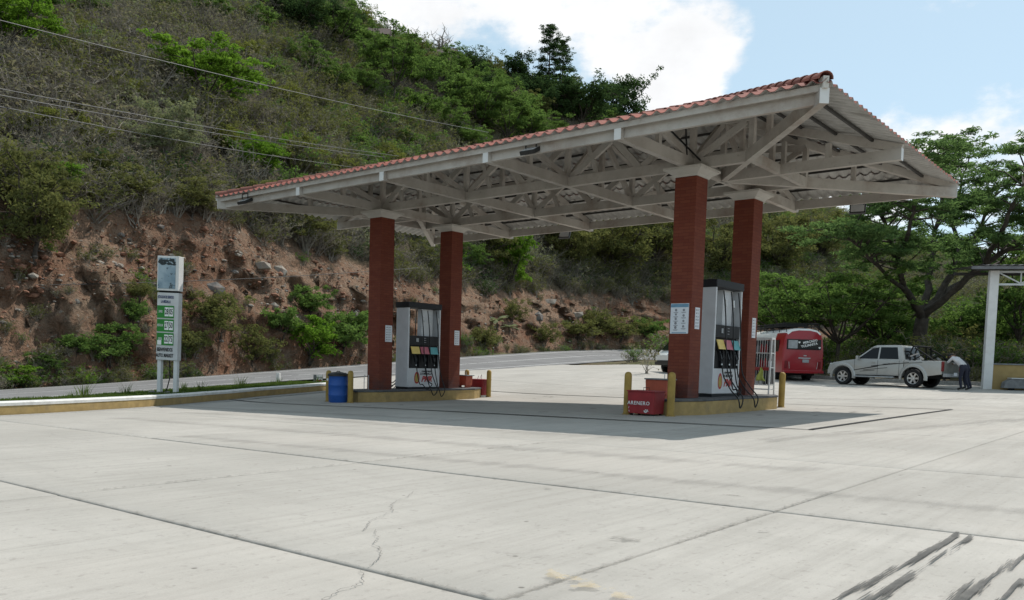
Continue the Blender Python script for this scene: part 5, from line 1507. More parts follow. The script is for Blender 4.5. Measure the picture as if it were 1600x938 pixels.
for sd, yy in (('l', .21), ('r', -.23)):          # five fingers each, curled over the edge they rest on
    for k in range(4):
        y_ = yy + (k - 1.5) * .019
        J[f'f{sd}{k}a'] = ((.905, y_, 1.05), (.009, .009)); J[f'f{sd}{k}b'] = ((.945 - .006 * abs(k - 1), y_, 1.03), (.008, .008)); J[f'f{sd}{k}c'] = ((.955 - .006 * abs(k - 1), y_, 1.0), (.007, .007))
        BN += [(f'm{sd}', f'f{sd}{k}a'), (f'f{sd}{k}a', f'f{sd}{k}b'), (f'f{sd}{k}b', f'f{sd}{k}c')]
    s_ = -1 if sd == 'l' else 1
    J[f'th{sd}a'] = ((.84, yy + s_ * .045, 1.04), (.010, .010)); J[f'th{sd}b'] = ((.875, yy + s_ * .06, 1.02), (.009, .009)); BN += [(f'w{sd}', f'th{sd}a'), (f'th{sd}a', f'th{sd}b')]
def mfn(a, b, t):
    if b in ('tl', 'tr'): return 3
    if b in ('hl', 'hr', 'kl', 'kr', 'al', 'ar'): return 1
    if a == 'pelvis': return 0 if t > .25 else 1
    if b in ('spine', 'chest', 'sl', 'sr', 'el', 'er'): return 0
    if b in ('wl', 'wr'): return 0 if t < .4 else 2
    return 2
rz_ = math.atan2(PH[1], PH[0])
def head_bits(p, cap):
    h = MB(); c = Vector(J['head'][0])
    hh = MB()
    hh.lathe([(.015, .105), (.06, .09), (.095, .04), (.10, -.01), (.085, -.05)], n=14)
    o = hh.build('hair', MT['hair_black'], p, (.645, 0, 1.375), (0, math.radians(35), 0), smooth=True)
    for s in (-1, 1): MB().lathe([(.004, -.012), (.022, -.006), (.026, .0), (.018, .008)], n=8, axis='y').build('ear', MT['skin'], p, (.62, s * .088, 1.34))
    MB().lathe([(.004, .03), (.012, .01), (.016, -.012)], n=8).build('nose', MT['skin'], p, (.665, 0, 1.262), (0, math.radians(150), 0))
pp = PO - PH * 1.42
for nm, off, mats, lab, back in (('person', .34, ['shirt_grey', 'trousers_navy', 'skin', 'shoe'], 'person in pale grey shirt and dark trousers bending over the pickup tailgate', .60), ('person', -.42, ['shirt_black', 'trousers_navy', 'skin', 'shoe'], 'person in black shirt bending at the tailgate, mostly hidden by the other', .42)):
    q = PO - PH * (1.17 + back) + PLf * off
    p = figure(nm, J, BN, mats, mfn, (q[0], q[1], g1(q[0], q[1]) + .006), rz_ + (-.25 if off > 0 else .1), lab)
    head_bits(p, None)

# ------------------------------------------------------------------ open-sided building at the forecourt edge
Pc = at_depth(1541, 608, 35.2); bz = g1(Pc[0], Pc[1])
vd = (Pc[:2] - CAM[:2]); vd /= np.linalg.norm(vd); rtv = np.array([vd[1], -vd[0]])
bd = rtv * .97 + vd * .24; bd /= np.linalg.norm(bd); bn = np.array([-bd[1], bd[0]])
SH = empty('open_shed', (Pc[0], Pc[1], bz), math.atan2(bd[1], bd[0]), 'open-sided shed with white column, steel trusses and grey metal roof', 'shed')
HT = 183 * 35.2 / F_PX
for k in range(3):
    for j in range(2):
        if j == 1 and k == 0: continue
        MB().box((0, 0, HT / 2), (.34, .34, HT)).build('column', MT['white_paint'], SH, (k * 4.6, j * 4.2, 0), bevel=.01)
for j in range(2):
    y = j * 4.2; m = []
    for k in range(j, 2):
        x0, x1 = k * 4.6 + .17, k * 4.6 + 4.43
        for zz in (HT - .04, HT - .56): MB().beam((x0, y, zz), (x1, y, zz), .08, .08).build('truss_chord', MT['steel_white'], SH)
        N = 5
        for q in range(N):
            a, b = x0 + (x1 - x0) * q / N, x0 + (x1 - x0) * (q + 1) / N
            MB().beam((a, y, HT - .06 if q % 2 == 0 else HT - .52), (b, y, HT - .52 if q % 2 == 0 else HT - .06), .05, .05).build('truss_web', MT['steel_white'], SH)
            MB().beam((b, y, HT - .08), (b, y, HT - .52), .05, .05).build('truss_web', MT['steel_white'], SH)
for q in range(12):                      # ribbed roof sheets, each its own
    x = -.62 + q * .9
    m = MB(); v, f = [], []
    for i in range(10):
        u = x + .9 * i / 9; h = .03 if i % 3 == 0 else 0
        for yy, zz in ((-.75, HT + .16), (5.0, HT + .62)):
            v += [(u, yy, zz + h), (u, yy, zz + h - .012)]
        if i:
            a = (i - 1) * 4; b = i * 4; f += [(a, b, b + 2, a + 2), (a + 1, a + 3, b + 3, b + 1), (a, a + 1, b + 1, b), (a + 2, b + 2, b + 3, a + 3)]
    m.add(v, f).build('roof_sheet', MT['roof_grey'], SH)
MB().box((4.3, -.62, HT + .07), (10.6, .12, .12)).build('gutter', MT['roof_grey'], SH)
MB().box((4.3, -.15, HT + .07), (10.0, .14, .13)).build('eave_purlin', MT['purlin_steel'], SH)
for y in (4.0,): MB().box((4.3, y, HT + .30), (10.0, .14, .13)).build('eave_purlin', MT['purlin_steel'], SH)
MB().box((2.38, 0, .52), (4.40, .18, 1.06)).build('low_wall', MT['wall_ochre'], SH)
MB().box((2.38, 0, 1.07), (4.46, .26, .06)).build('wall_coping', MT['bench_grey'], SH, bevel=.01)
W2 = np.array([Pc[0], Pc[1]]) + bd * 2.2 - bn * .52
e = empty('trough', (W2[0], W2[1], g1(*W2)), math.atan2(bd[1], bd[0]), 'grey metal trough against the ochre low wall of the shed', 'trough')
m = MB(); prs = [(-1.75, .06), (1.75, .06), (1.75, .46), (-1.45, .46), (-1.70, .30)]
m.prism(prs, -.28, .28, f3=lambda a, b, h: (a, h, b)).build('body', MT['bench_grey'], e, bevel=.02)
MB().box((.1, -.02, .475), (3.2, .60, .03)).build('rim', MT['steel_white'], e)
for s in (-1, 1): MB().box((s * 1.4, 0, .03), (.12, .4, .08)).build('foot', MT['chassis'], e)
# ------------------------------------------------------------------ vegetation
nr = np.random.default_rng(11)
def leaf_mesh(name, cent, m, rad, flat, ln, wd, mat, horiz=.35, seed=0, jit=.35):
    r_ = np.random.default_rng(seed); cent = np.asarray(cent, float); n = len(cent) * m
    c = np.repeat(cent, m, 0)
    g = r_.normal(size=(n, 3)); g /= np.maximum(np.linalg.norm(g, axis=1, keepdims=True), 1e-6); g *= r_.random((n, 1)) ** .45
    rad_ = np.repeat(np.asarray(rad, float) if np.ndim(rad) else np.full(len(cent), rad), m)[:, None]
    p = c + g * rad_ * np.array([1, 1, flat])
    a = r_.normal(size=(n, 3)); a[:, 2] *= (1 - horiz); a /= np.linalg.norm(a, axis=1, keepdims=True)
    nn_ = r_.normal(size=(n, 3)); nn_[:, 2] += horiz * 3; b = np.cross(a, nn_); b /= np.maximum(np.linalg.norm(b, axis=1, keepdims=True), 1e-6)
    s = (1 - jit + 2 * jit * r_.random((n, 1)))
    A, B = a * ln * s / 2, b * wd * s / 2
    dn = np.array([0, 0, -.12]) * ln
    v = np.stack([p - A + dn, p - B * 1.0, p + A + dn, p + B], 1).reshape(-1, 3)
    me = bpy.data.meshes.new(name); me.vertices.add(n * 4); me.vertices.foreach_set('co', v.ravel())
    me.loops.add(n * 4); me.loops.foreach_set('vertex_index', np.arange(n * 4, dtype=np.int32))
    me.polygons.add(n); me.polygons.foreach_set('loop_start', np.arange(0, n * 4, 4, dtype=np.int32))
    me.update(calc_edges=True)
    tint = np.clip(.5 + .32 * np.repeat(r_.normal(size=len(cent)), m) + .2 * r_.normal(size=n), 0, 1)
    at2 = me.attributes.new('tint', 'FLOAT', 'FACE'); at2.data.foreach_set('value', tint)
    me.materials.append(MT[mat]); me.validate(); return me
def curve_pts(a, b, sag, rj, k=4):
    a, b = Vector(a), Vector(b); out = []
    for i in range(k + 1):
        t = i / k; p = a.lerp(b, t); p.z += sag * math.sin(math.pi * t) * (b - a).length
        if 0 < i < k: p += Vector((rj.uniform(-1, 1), rj.uniform(-1, 1), rj.uniform(-1, 1))) * .05 * (b - a).length
        out.append(p)
    return out
def make_tree(shape, seed, leaf, H=6.0, R=3.0, fork=.35, limbs=7, twigs=5, per=26, rad=.55, flat=.45, ln=.26, wd=.11, bark='bark', trunk_r=.14, stems=1):
    rj = random.Random(seed); tr = MB(); cen = []; rads = []
    for st in range(stems):
        bx, by = (0, 0) if stems == 1 else (rj.uniform(-.3, .3) * R * .3, rj.uniform(-.3, .3) * R * .3)
        fx, fy = bx + rj.uniform(-.10, .10) * R, by + rj.uniform(-.10, .10) * R
        F = Vector((fx, fy, H * fork))
        tr.tube(curve_pts((bx, by, -.3), F, 0, rj, 3), [trunk_r * q for q in (1.25, 1.0, .9, .8)], 7)
        nl = limbs // stems
        for k in range(nl):
            a = 2 * math.pi * (k + rj.random() * .7) / nl
            if shape == 'umbrella':
                q = rj.uniform(.45, .92); e = Vector((math.cos(a) * R * q, math.sin(a) * R * q, H * (rj.uniform(.78, .92) - .10 * q)))
            elif shape == 'pine':
                q = (k + .5) / nl; z = H * (.28 + .70 * q); w = R * (1.05 - q) * rj.uniform(.6, 1.1) + .12 * R; a = k * 2.4 + rj.random()
                e = Vector((math.cos(a) * w, math.sin(a) * w, z)); F = Vector((0, 0, z - .02 * H))
            else:
                q = rj.uniform(.35, .85); z = H * rj.uniform(fork + .12, .92); w = R * math.sqrt(max(.05, 1 - ((z / H - .62) / .45) ** 2)) * q
                e = Vector((math.cos(a) * w, math.sin(a) * w, z))
            lp = curve_pts(F, e, .10 if shape != 'umbrella' else -.06, rj)
            r0 = trunk_r * (.55 if shape != 'pine' else .25)
            tr.tube(lp, [r0 * (1 - .75 * i / 4) for i in range(5)], 5, cap=False)
            for t in range(twigs):
                i = rj.choice((2, 3, 3, 4)); s = lp[i]
                if shape == 'umbrella': d = Vector((rj.uniform(-1, 1) * R * .38, rj.uniform(-1, 1) * R * .38, rj.uniform(.0, .11) * H))
                elif shape == 'pine': d = Vector((rj.uniform(-1, 1) * R * .30, rj.uniform(-1, 1) * R * .30, rj.uniform(-.01, .04) * H))
                else: d = Vector((rj.uniform(-1, 1) * R * .45, rj.uniform(-1, 1) * R * .45, rj.uniform(-.10, .22) * H))
                e2 = s + d
                if shape != 'pine' : e2.z = min(e2.z, H * 1.0)
                tr.tube([s, s.lerp(e2, .5) + Vector((0, 0, .04 * H * rj.uniform(-1, 1))), e2], [r0 * .3, r0 * .2, r0 * .08], 4, cap=False)
                cen.append(tuple(e2)); rads.append(rad * rj.uniform(.6, 1.2))
                cen.append(tuple(s.lerp(e2, .6) + Vector((rj.uniform(-.2, .2), rj.uniform(-.2, .2), rj.uniform(-.05, .15))))); rads.append(rad * rj.uniform(.5, .9))
        if shape == 'pine': tr.tube([(0, 0, 0), (0, 0, H * .5), (0, 0, H)], [trunk_r, trunk_r * .6, trunk_r * .15], 6)
    tm = tr.mesh('trunk', MT[bark], smooth='all', fix=False)
    cm = leaf_mesh('crown', cen, per, rads, flat, ln, wd, leaf, seed=seed) if per else None
    return tm, cm, H, R
TREES = {}
foliage('leaf_yellow', (.125, .150, .036), (.200, .215, .058), .42)
def kind(key):
    if key in TREES: return TREES[key]
    sh, sd = key.rsplit('_', 1); sd = int(sd)
    K = {
        'umb_bright': dict(shape='umbrella', leaf='leaf_bright', H=6, R=4.6, fork=.30, limbs=12, twigs=10, per=46, rad=.66, flat=.26, ln=.28, wd=.12),
        'umb_green': dict(shape='umbrella', leaf='leaf_green', H=7, R=4.4, fork=.28, limbs=11, twigs=9, per=46, rad=.70, flat=.34, ln=.27, wd=.11),
        'round_green': dict(shape='round', leaf='leaf_green', H=6, R=3.0, fork=.25, limbs=10, twigs=6, per=34, rad=.58, flat=.6, ln=.26, wd=.12),
        'round_yellow': dict(shape='round', leaf='leaf_yellow', H=5, R=3.0, fork=.15, limbs=13, twigs=8, per=26, rad=.6, flat=.5, ln=.24, wd=.10),
        'round_bright': dict(shape='round', leaf='leaf_bright', H=5, R=2.8, fork=.15, limbs=13, twigs=8, per=38, rad=.55, flat=.5, ln=.25, wd=.12),
        'round_deep': dict(shape='round', leaf='leaf_deep', H=8, R=4.0, fork=.25, limbs=12, twigs=8, per=42, rad=.75, flat=.65, ln=.30, wd=.15, trunk_r=.2),
        'round_pale': dict(shape='round', leaf='leaf_pale', H=6, R=3.4, fork=.3, limbs=14, twigs=9, per=34, rad=.6, flat=.45, ln=.24, wd=.11, bark='bark_pale'),
        'round_olive': dict(shape='round', leaf='leaf_olive', H=5, R=3.0, fork=.15, limbs=14, twigs=8, per=36, rad=.58, flat=.55, ln=.24, wd=.10),
        'bush_green': dict(shape='round', leaf='leaf_green', H=2.4, R=1.7, fork=.08, limbs=12, twigs=6, per=24, rad=.34, flat=.7, ln=.20, wd=.09, trunk_r=.05, stems=3),
        'bush_bright': dict(shape='round', leaf='leaf_bright', H=2.2, R=1.8, fork=.08, limbs=12, twigs=6, per=24, rad=.34, flat=.6, ln=.20, wd=.09, trunk_r=.05, stems=3),
        'bush_olive': dict(shape='round', leaf='leaf_olive', H=2.4, R=1.8, fork=.08, limbs=12, twigs=6, per=20, rad=.36, flat=.7, ln=.19, wd=.08, trunk_r=.05, stems=3),
        'pine': dict(shape='pine', leaf='leaf_deep', H=12, R=3.2, fork=.2, limbs=30, twigs=5, per=26, rad=.62, flat=.28, ln=.34, wd=.09, trunk_r=.22),
        'bare': dict(shape='round', leaf='leaf_dry', H=6, R=2.6, fork=.4, limbs=9, twigs=8, per=0, bark='bark_pale', trunk_r=.26),
        'sparse': dict(shape='round', leaf='leaf_deep', H=6, R=2.8, fork=.45, limbs=8, twigs=5, per=14, rad=.5, flat=.5, ln=.26, wd=.12, trunk_r=.1),
    }[sh]
    TREES[key] = make_tree(seed=100 + sd * 7 + len(sh), **K); return TREES[key]
def put_tree(key, P, h, w, label, name='tree', cat='tree', group=None, rz=None):
    tm, cm, H, R = kind(key)
    e = empty(name, tuple(P), rnd.uniform(0, 6.28) if rz is None else rz, label, cat, group)
    s = (w / (2 * R), w / (2 * R), h / H)
    e.scale = s
    link('trunk', tm, e)
    if cm: link('crown', cm, e)
    return e
def hill_tree(key, px, py, hp, wp_, label, name='tree', cat='tree', group=None):
    P, d = hit_hill(px, py)
    if cat == 'tree': hp, wp_ = hp * 1.22, wp_ * 1.10
    return put_tree(key, P - np.array([0, 0, .1]), hp * d / F_PX, wp_ * d / F_PX, label, name, cat, group)
GT = 'green trees on the dry hillside'; DT = 'dark trees along the ridge'; OT = 'olive shrubs and small trees above the road cut'; BT = 'leafless trees on the ridge'; BB = 'bushes at the foot of the road cut'
hill_tree('umb_bright_1', 318, 188, 92, 180, 'bright green flat-topped umbrella tree alone on the dry slope')
hill_tree('round_pale_1', 262, 285, 100, 110, 'pale silvery-leaved rounded tree on the slope below the umbrella tree')
hill_tree('umb_bright_2', 402, 300, 74, 92, 'small bright green flat-crowned tree just above the canopy corner')
hill_tree('umb_bright_3', 8, 125, 135, 160, 'bright green layered tree high on the slope at the power lines', )
hill_tree('umb_green_2', 45, 50, 90, 120, 'green layered tree highest on the slope above the power lines')
hill_tree('round_olive_1', 52, 452, 135, 150, 'big olive green bush hanging over the red road cut')
hill_tree('round_bright_1', 92, 335, 62, 85, 'yellow green bush on top of the road cut beside the big olive bush', cat='bush', name='bush')
hill_tree('round_bright_2', 502, 203, 26, 44, 'small vivid green bush alone in grey scrub above the roof', cat='bush', name='bush')
for k, (x, y, h, w, q) in enumerate(((612, 172, 105, 120, 'umb_green_1'), (575, 120, 65, 110, 'round_green_1'), (648, 165, 70, 90, 'umb_green_3'), (745, 222, 85, 120, 'umb_green_1'), (785, 240, 75, 100, 'umb_green_2'), (712, 178, 60, 90, 'round_green_2'), (700, 225, 55, 70, 'umb_green_3'),
        (525, 92, 70, 110, 'umb_green_3'), (250, 30, 50, 80, 'round_green_1'), (150, 40, 40, 70, 'round_green_2'), (640, 245, 40, 70, 'round_green_1'), (820, 235, 60, 90, 'round_green_2'))):
    hill_tree(q, x, y, h, w, 'mid green flat-crowned spreading tree among the hillside scrub' if q[0] == 'u' else 'mid green round-crowned tree among the hillside scrub', group=('flat-crowned ' if q[0] == 'u' else 'round-crowned ') + GT)
for k, (x, y, h, w, q) in enumerate(((470, 72, 85, 95, 'round_deep_1'), (440, 55, 80, 80, 'round_deep_2'), (505, 75, 60, 90, 'round_deep_1'), (545, 68, 40, 60, 'round_deep_2'), (805, 152, 58, 70, 'round_deep_2'), (838, 178, 62, 95, 'round_deep_1'), (905, 215, 78, 115, 'round_deep_2'), (868, 205, 70, 90, 'round_deep_1'), (935, 220, 65, 80, 'round_deep_1'), (770, 165, 45, 80, 'round_deep_2'), (740, 135, 35, 50, 'round_deep_1'))):
    hill_tree(q, x, y, h, w, 'dark dense leafed tree growing near the ridge', group=DT)
hill_tree('round_deep_3', 968, 228, 96, 92, 'large dark round-crowned tree standing against the cloud')
hill_tree('pine_1', 856, 178, 112, 56, 'tall dark layered conifer standing above the other ridge trees')
hill_tree('pine_2', 877, 182, 96, 54, 'slightly shorter dark conifer beside the tallest ridge conifer')
for x, y, h, w, q in ((512, 38, 42, 36, 'bare_1'), (688, 104, 50, 44, 'bare_2'), (662, 100, 34, 30, 'bare_1'), (640, 92, 42, 34, 'bare_2'), (205, 95, 60, 60, 'bare_1'), (100, 150, 60, 70, 'bare_2'), (1010, 330, 60, 70, 'bare_1')):
    hill_tree(q, x, y, h, w, 'leafless pale grey tree with fine branches', group=BT)
hill_tree('sparse_1', 605, 88, 44, 42, 'thin dark tree on the ridge beside the brown hut', group=None)
for x, y, h, w, q in ((800, 462, 88, 64, 'round_bright_1'),):
    hill_tree(q, x, y, h, w, 'vivid green small tree above the road cut, seen between the pumps')
hill_tree('round_green_1', 738, 432, 60, 70, 'deep green bush behind the canopy column on top of the road cut', name='bush', cat='bush')
for x, y, h, w, q in ((885, 425, 85, 120, 'round_olive_1'), (960, 440, 95, 130, 'round_olive_2'), (1020, 430, 90, 120, 'round_olive_3'), (845, 395, 60, 90, 'round_olive_2'), (930, 375, 50, 90, 'round_olive_1'), (1120, 440, 80, 110, 'round_olive_1'), (760, 425, 70, 90, 'round_olive_3'), (690, 400, 60, 80, 'round_olive_2'), (1215, 440, 90, 110, 'round_olive_2'), (1280, 415, 70, 110, 'round_olive_3'),
        (400, 345, 55, 100, 'round_olive_3'), (470, 385, 60, 100, 'round_olive_1'), (200, 330, 60, 100, 'round_olive_2'), (300, 345, 50, 90, 'round_olive_3'), (560, 330, 50, 90, 'round_olive_2'), (30, 310, 60, 90, 'round_olive_1'), (150, 300, 50, 70, 'round_olive_1')):
    hill_tree(q, x, y, h, w, 'olive green small tree in the scrub above the road cut', group=OT)
for x, y, h, w, q in ((165, 565, 62, 105, 'bush_green_1'), (120, 572, 40, 70, 'bush_green_2'), (205, 568, 45, 60, 'bush_green_2'), (480, 560, 66, 110, 'bush_bright_1'), (530, 560, 60, 100, 'bush_green_1'), (440, 565, 55, 80, 'bush_green_2'), (340, 572, 66, 110, 'bush_olive_1'), (295, 577, 60, 80, 'bush_olive_2'), (395, 570, 62, 90, 'bush_olive_1'), (25, 606, 30, 90, 'bush_bright_2'), (70, 600, 28, 60, 'bush_green_1'),
        (755, 552, 45, 70, 'bush_olive_2'), (850, 545, 34, 60, 'bush_olive_1'), (905, 540, 40, 80, 'bush_olive_2'), (965, 535, 38, 90, 'bush_olive_1'), (1010, 530, 36, 70, 'bush_green_2'), (930, 525, 45, 80, 'bush_olive_2'), (640, 560, 36, 60, 'bush_olive_1'), (480, 495, 46, 80, 'bush_green_1'), (215, 480, 40, 60, 'bush_olive_2'), (330, 500, 36, 60, 'bush_olive_1'), (800, 505, 36, 50, 'bush_olive_1'), (560, 530, 50, 80, 'bush_green_2')):
    lab = {'bush_green': 'mid green leafy bush', 'bush_bright': 'bright green leafy bush', 'bush_olive': 'olive brown leafy bush'}[q[:-2]]
    hill_tree(q, x, y, h, w, lab + ' at the foot of the red road cut', name='bush', cat='bush', group=lab + 'es, ' + BB)

# trees and bushes between the forecourt and the road
def near_tree(key, px, depth, ytop, w_px, label, name='tree', cat='tree', group=None):
    P = at_depth(px, 580, depth); z = g1(P[0], P[1]) + .1
    ybase = proj((P[0], P[1], z))[1]
    return put_tree(key, (P[0], P[1], z - .1), (ybase - ytop) * depth / F_PX, w_px * depth / F_PX, label, name, cat, group)
near_tree('umb_green_1', 1302, 47.5, 410, 230, 'green spreading tree right behind the gap between bus and pickup')
near_tree('umb_green_2', 1228, 51, 425, 190, 'green spreading tree rising behind the roof of the red bus')
near_tree('umb_green_3', 1372, 53, 430, 190, 'green spreading tree rising behind the pickup cab')
near_tree('round_green_2', 1588, 50, 395, 150, 'green leafy tree behind the low wall of the shed')
near_tree('round_green_1', 1500, 54, 450, 130, 'green leafy tree between the big tree trunk and the shed column')
near_tree('umb_green_2', 1175, 60, 440, 170, 'green spreading tree behind the pump column next to the bus')
near_tree('round_olive_2', 1690, 52, 420, 150, 'olive leafy tree beyond the shed roof')
for px, d, yt, w, q in ((1330, 44.5, 552, 50, 'bush_olive_1'), (1395, 44.5, 548, 60, 'bush_green_1'), (1460, 43.5, 556, 60, 'bush_olive_2'), (1520, 43.5, 560, 50, 'bush_olive_1'), (1565, 46, 540, 60, 'bush_green_2'), (1265, 49, 548, 60, 'bush_green_1'), (1300, 52, 520, 90, 'bush_green_2'), (1420, 51, 505, 110, 'bush_green_1'), (1480, 52, 500, 110, 'bush_olive_2'), (1540, 55, 470, 120, 'bush_green_2'), (1360, 56, 480, 120, 'bush_green_1'), (1600, 57, 450, 130, 'bush_green_1')):
    lab = {'bush_green': 'mid green bush', 'bush_olive': 'olive brown bush'}[q[:-2]]
    near_tree(q, px, d, yt, w, lab + ' behind the low concrete kerb and the parked pickup', 'bush', 'bush', lab + 'es behind the low kerb')

# the big feathery tree behind the pickup
def big_tree():
    dep = 47.0; B = at_depth(1436, 580, dep); zb = g1(B[0], B[1]); rj = random.Random(41)
    e = empty('spreading_tree', (B[0], B[1], zb), 0, 'big wide tree with dark forked trunk and feathery crown behind the pickup', 'tree')
    W2 = lambda px, py, dd=0: Vector(tuple(at_depth(px, py, dep + dd) - np.array([B[0], B[1], zb])))
    tr = MB(); cen = []; rads = []
    base = [Vector((0, 0, -.3)), W2(1435, 545), W2(1438, 515), W2(1441, 498)]
    tr.tube(base, [.52, .42, .38, .36], 10)
    limbs = [([(1441, 498, 0), (1418, 458, -1), (1400, 415, -2), (1388, 365, -3), (1372, 318, -4)], .24), ([(1441, 498, 0), (1472, 455, 1), (1500, 405, 1.5), (1532, 352, 2), (1562, 292, 2)], .26), ([(1441, 498, 0), (1482, 462, -1), (1540, 412, -2.5), (1605, 370, -4), (1690, 330, -5)], .25),
             ([(1441, 498, 0), (1452, 440, 2), (1460, 380, 3), (1472, 310, 3.5), (1466, 240, 3)], .24), ([(1418, 458, -1), (1380, 425, -3), (1350, 395, -4.5), (1322, 372, -5.5)], .13), ([(1500, 405, 1.5), (1490, 350, 4), (1500, 290, 5), (1520, 230, 5)], .15), ([(1472, 455, 1), (1530, 425, 4), (1590, 400, 6), (1650, 380, 7)], .15), ([(1400, 415, -2), (1420, 360, -5), (1430, 300, -6), (1440, 245, -6)], .14), ([(1540, 412, -2.5), (1570, 350, -5), (1600, 290, -6), (1640, 240, -6)], .15), ([(1605, 370, -4), (1660, 300, -2), (1720, 260, 0)], .13)]
    for pts, r0 in limbs:
        P = [W2(*q) for q in pts]; L = []
        for i in range(len(P) - 1):
            for k in range(4):
                t = k / 4; q = P[i].lerp(P[i + 1], t); q += Vector((rj.uniform(-1, 1), rj.uniform(-1, 1), rj.uniform(-1, 1))) * .09; L.append(q)
        L.append(P[-1]); n = len(L)
        tr.tube(L, [r0 * (1 - .82 * i / (n - 1)) for i in range(n)], 7, cap=False)
        for i in range(int(n * .42), n):
            for b in range(3):
                s = L[i]; a = rj.uniform(0, 6.28); ln = rj.uniform(1.2, 2.9)
                d = Vector((math.cos(a), math.sin(a), rj.uniform(-.15, .85))).normalized() * ln
                e2 = s + d
                mid = s.lerp(e2, .5) + Vector((0, 0, .18 * ln * .6))
                tr.tube([s, mid, e2], [.035 + r0 * .1, .03, .012], 4, cap=False)
                for tw in range(4):
                    t = rj.uniform(.4, 1.0); q = (s.lerp(mid, t * 2) if t < .5 else mid.lerp(e2, t * 2 - 1))
                    a2 = a + rj.uniform(-1.3, 1.3); d2 = Vector((math.cos(a2), math.sin(a2), rj.uniform(-.25, .35))) * rj.uniform(.5, 1.1)
                    tr.tube([q, q + d2], [.014, .006], 3, cap=False)
                    for z in (.35, .7, 1.0):
                        cen.append(tuple(q + d2 * z)); rads.append(rj.uniform(.28, .55))
    tr.build('trunk', MT['bark'], e, smooth='all', fix=False)
    link('crown', leaf_mesh('crown', cen, 24, rads, .32, .26, .062, 'leaf_deepgreen', horiz=.45, seed=5), e)
foliage('leaf_deepgreen', (.075, .135, .052), (.135, .215, .080), .48)
big_tree()
# sparse pinkish shrub by the van
P = at_depth(1012, 571, 40.0)
tm, cm, H, R = make_tree('round', 77, 'leaf_dry', H=1.5, R=1.2, fork=.1, limbs=8, twigs=3, per=5, rad=.18, flat=.6, ln=.12, wd=.06, trunk_r=.03, stems=3, bark='bark_pale')
e = empty('thorn_shrub', (P[0], P[1], g1(P[0], P[1]) - .02), .3, 'sparse twiggy shrub on a grass patch in front of the white van', 'shrub'); link('trunk', tm, e); link('crown', cm, e)
for k, (x, y, h, w, q) in enumerate(((690, 150, 60, 90, 'umb_green_2'), (660, 205, 60, 90, 'round_green_2'), (560, 165, 55, 80, 'umb_green_1'), (590, 215, 45, 70, 'round_green_1'), (760, 185, 60, 80, 'umb_green_3'), (815, 205, 55, 80, 'round_green_2'), (850, 240, 50, 80, 'umb_green_1'), (520, 150, 45, 70, 'round_green_1'), (480, 130, 50, 80, 'umb_green_3'), (400, 60, 50, 80, 'round_green_2'), (330, 45, 45, 70, 'umb_green_2'), (430, 140, 40, 60, 'round_green_1'), (730, 250, 45, 80, 'umb_green_2'), (550, 245, 40, 70, 'round_green_2'))):
    hill_tree(q, x, y, h, w, 'mid green flat-crowned spreading tree among the hillside scrub' if q[0] == 'u' else 'mid green round-crowned tree among the hillside scrub', group=('flat-crowned ' if q[0] == 'u' else 'round-crowned ') + GT)
for x, y, h, w in ((140, 245, 50, 80), (470, 270, 45, 80), (520, 290, 40, 80), (600, 275, 40, 80), (450, 180, 40, 70), (60, 230, 50, 80), (350, 240, 45, 70), (200, 180, 45, 70), (560, 60, 40, 60), (380, 110, 45, 70), (110, 80, 45, 70)):
    hill_tree('round_yellow_%d' % (1 + (x // 10) % 3), x, y, h, w, 'yellowish green small tree in the grey scrub of the slope', group='yellowish trees in the hillside scrub')
RG = 'small trees along the ridge line'
r9 = random.Random(31)
for k in range(34):
    x = r9.uniform(425, 1010); y0 = float(np.interp(x, PX, SKY)) + r9.uniform(4, 34)
    q = r9.choice(('round_olive_1', 'round_olive_2', 'round_green_1', 'sparse_1', 'round_deep_2', 'round_olive_3', 'umb_green_2', 'round_green_2'))
    lab = {'round_olive': 'olive leafed small tree on the ridge line', 'round_green': 'mid green small tree on the ridge line', 'sparse': 'thin see-through dark tree on the ridge line', 'round_deep': 'dark dense small tree on the ridge line', 'umb_green': 'green spreading small tree on the ridge line'}[q[:-2]]
    hill_tree(q, x, y0, r9.uniform(28, 52), r9.uniform(36, 75), lab, group=lab + ', ' + RG)
# palms and banana plants
def fronds(P, h, n, L, label, mat='leaf_deep', seed=1, trunk=.09):
    rj = random.Random(seed); e = empty('palm', tuple(P), 0, label, 'palm')
    MB().tube([(0, 0, -.2), (.05, 0, h * .6), (0, 0, h)], [trunk, trunk * .8, trunk * .7], 7).build('trunk', MT['bark'], e)
    for k in range(n):
        a = 2 * math.pi * k / n + rj.uniform(-.3, .3); el = rj.uniform(.1, 1.1); m = MB(); v = []; f = []
        for i in range(7):
            t = i / 6; r_ = L * t * math.cos(el * (1 - .3 * t)); z = h + L * (t * math.sin(el) - .55 * t * t)
            w = .16 * L * math.sin(math.pi * min(.97, t * .9 + .06))
            c, s = math.cos(a), math.sin(a)
            for sg in (-1, 0, 1): v.append((c * r_ - s * sg * w, s * r_ + c * sg * w, z - abs(sg) * w * .5))
            if i: f += [(3 * i - 3, 3 * i - 2, 3 * i + 1, 3 * i), (3 * i - 2, 3 * i - 1, 3 * i + 2, 3 * i + 1)]
        m.add(v, f).build('frond', MT[mat], e, smooth='all', fix=False)
for i, (px, py, h, L, lab, mat) in enumerate(((632, 92, 1.6, 3.2, 'dark banana plant on the ridge between the huts', 'leaf_deep'), (765, 132, 1.2, 2.4, 'small palm on the ridge beside the dark trees', 'leaf_deep'), (776, 520, 1.0, 1.5, 'pale green papaya-like plant in front of the red road cut', 'leaf_pale'), (795, 525, .7, 1.1, 'short pale green plant beside the papaya-like plant on the road cut', 'leaf_pale'))):
    P, d = hit_hill(px, py); fronds(P, h, 9, L, lab, mat, seed=i + 3)
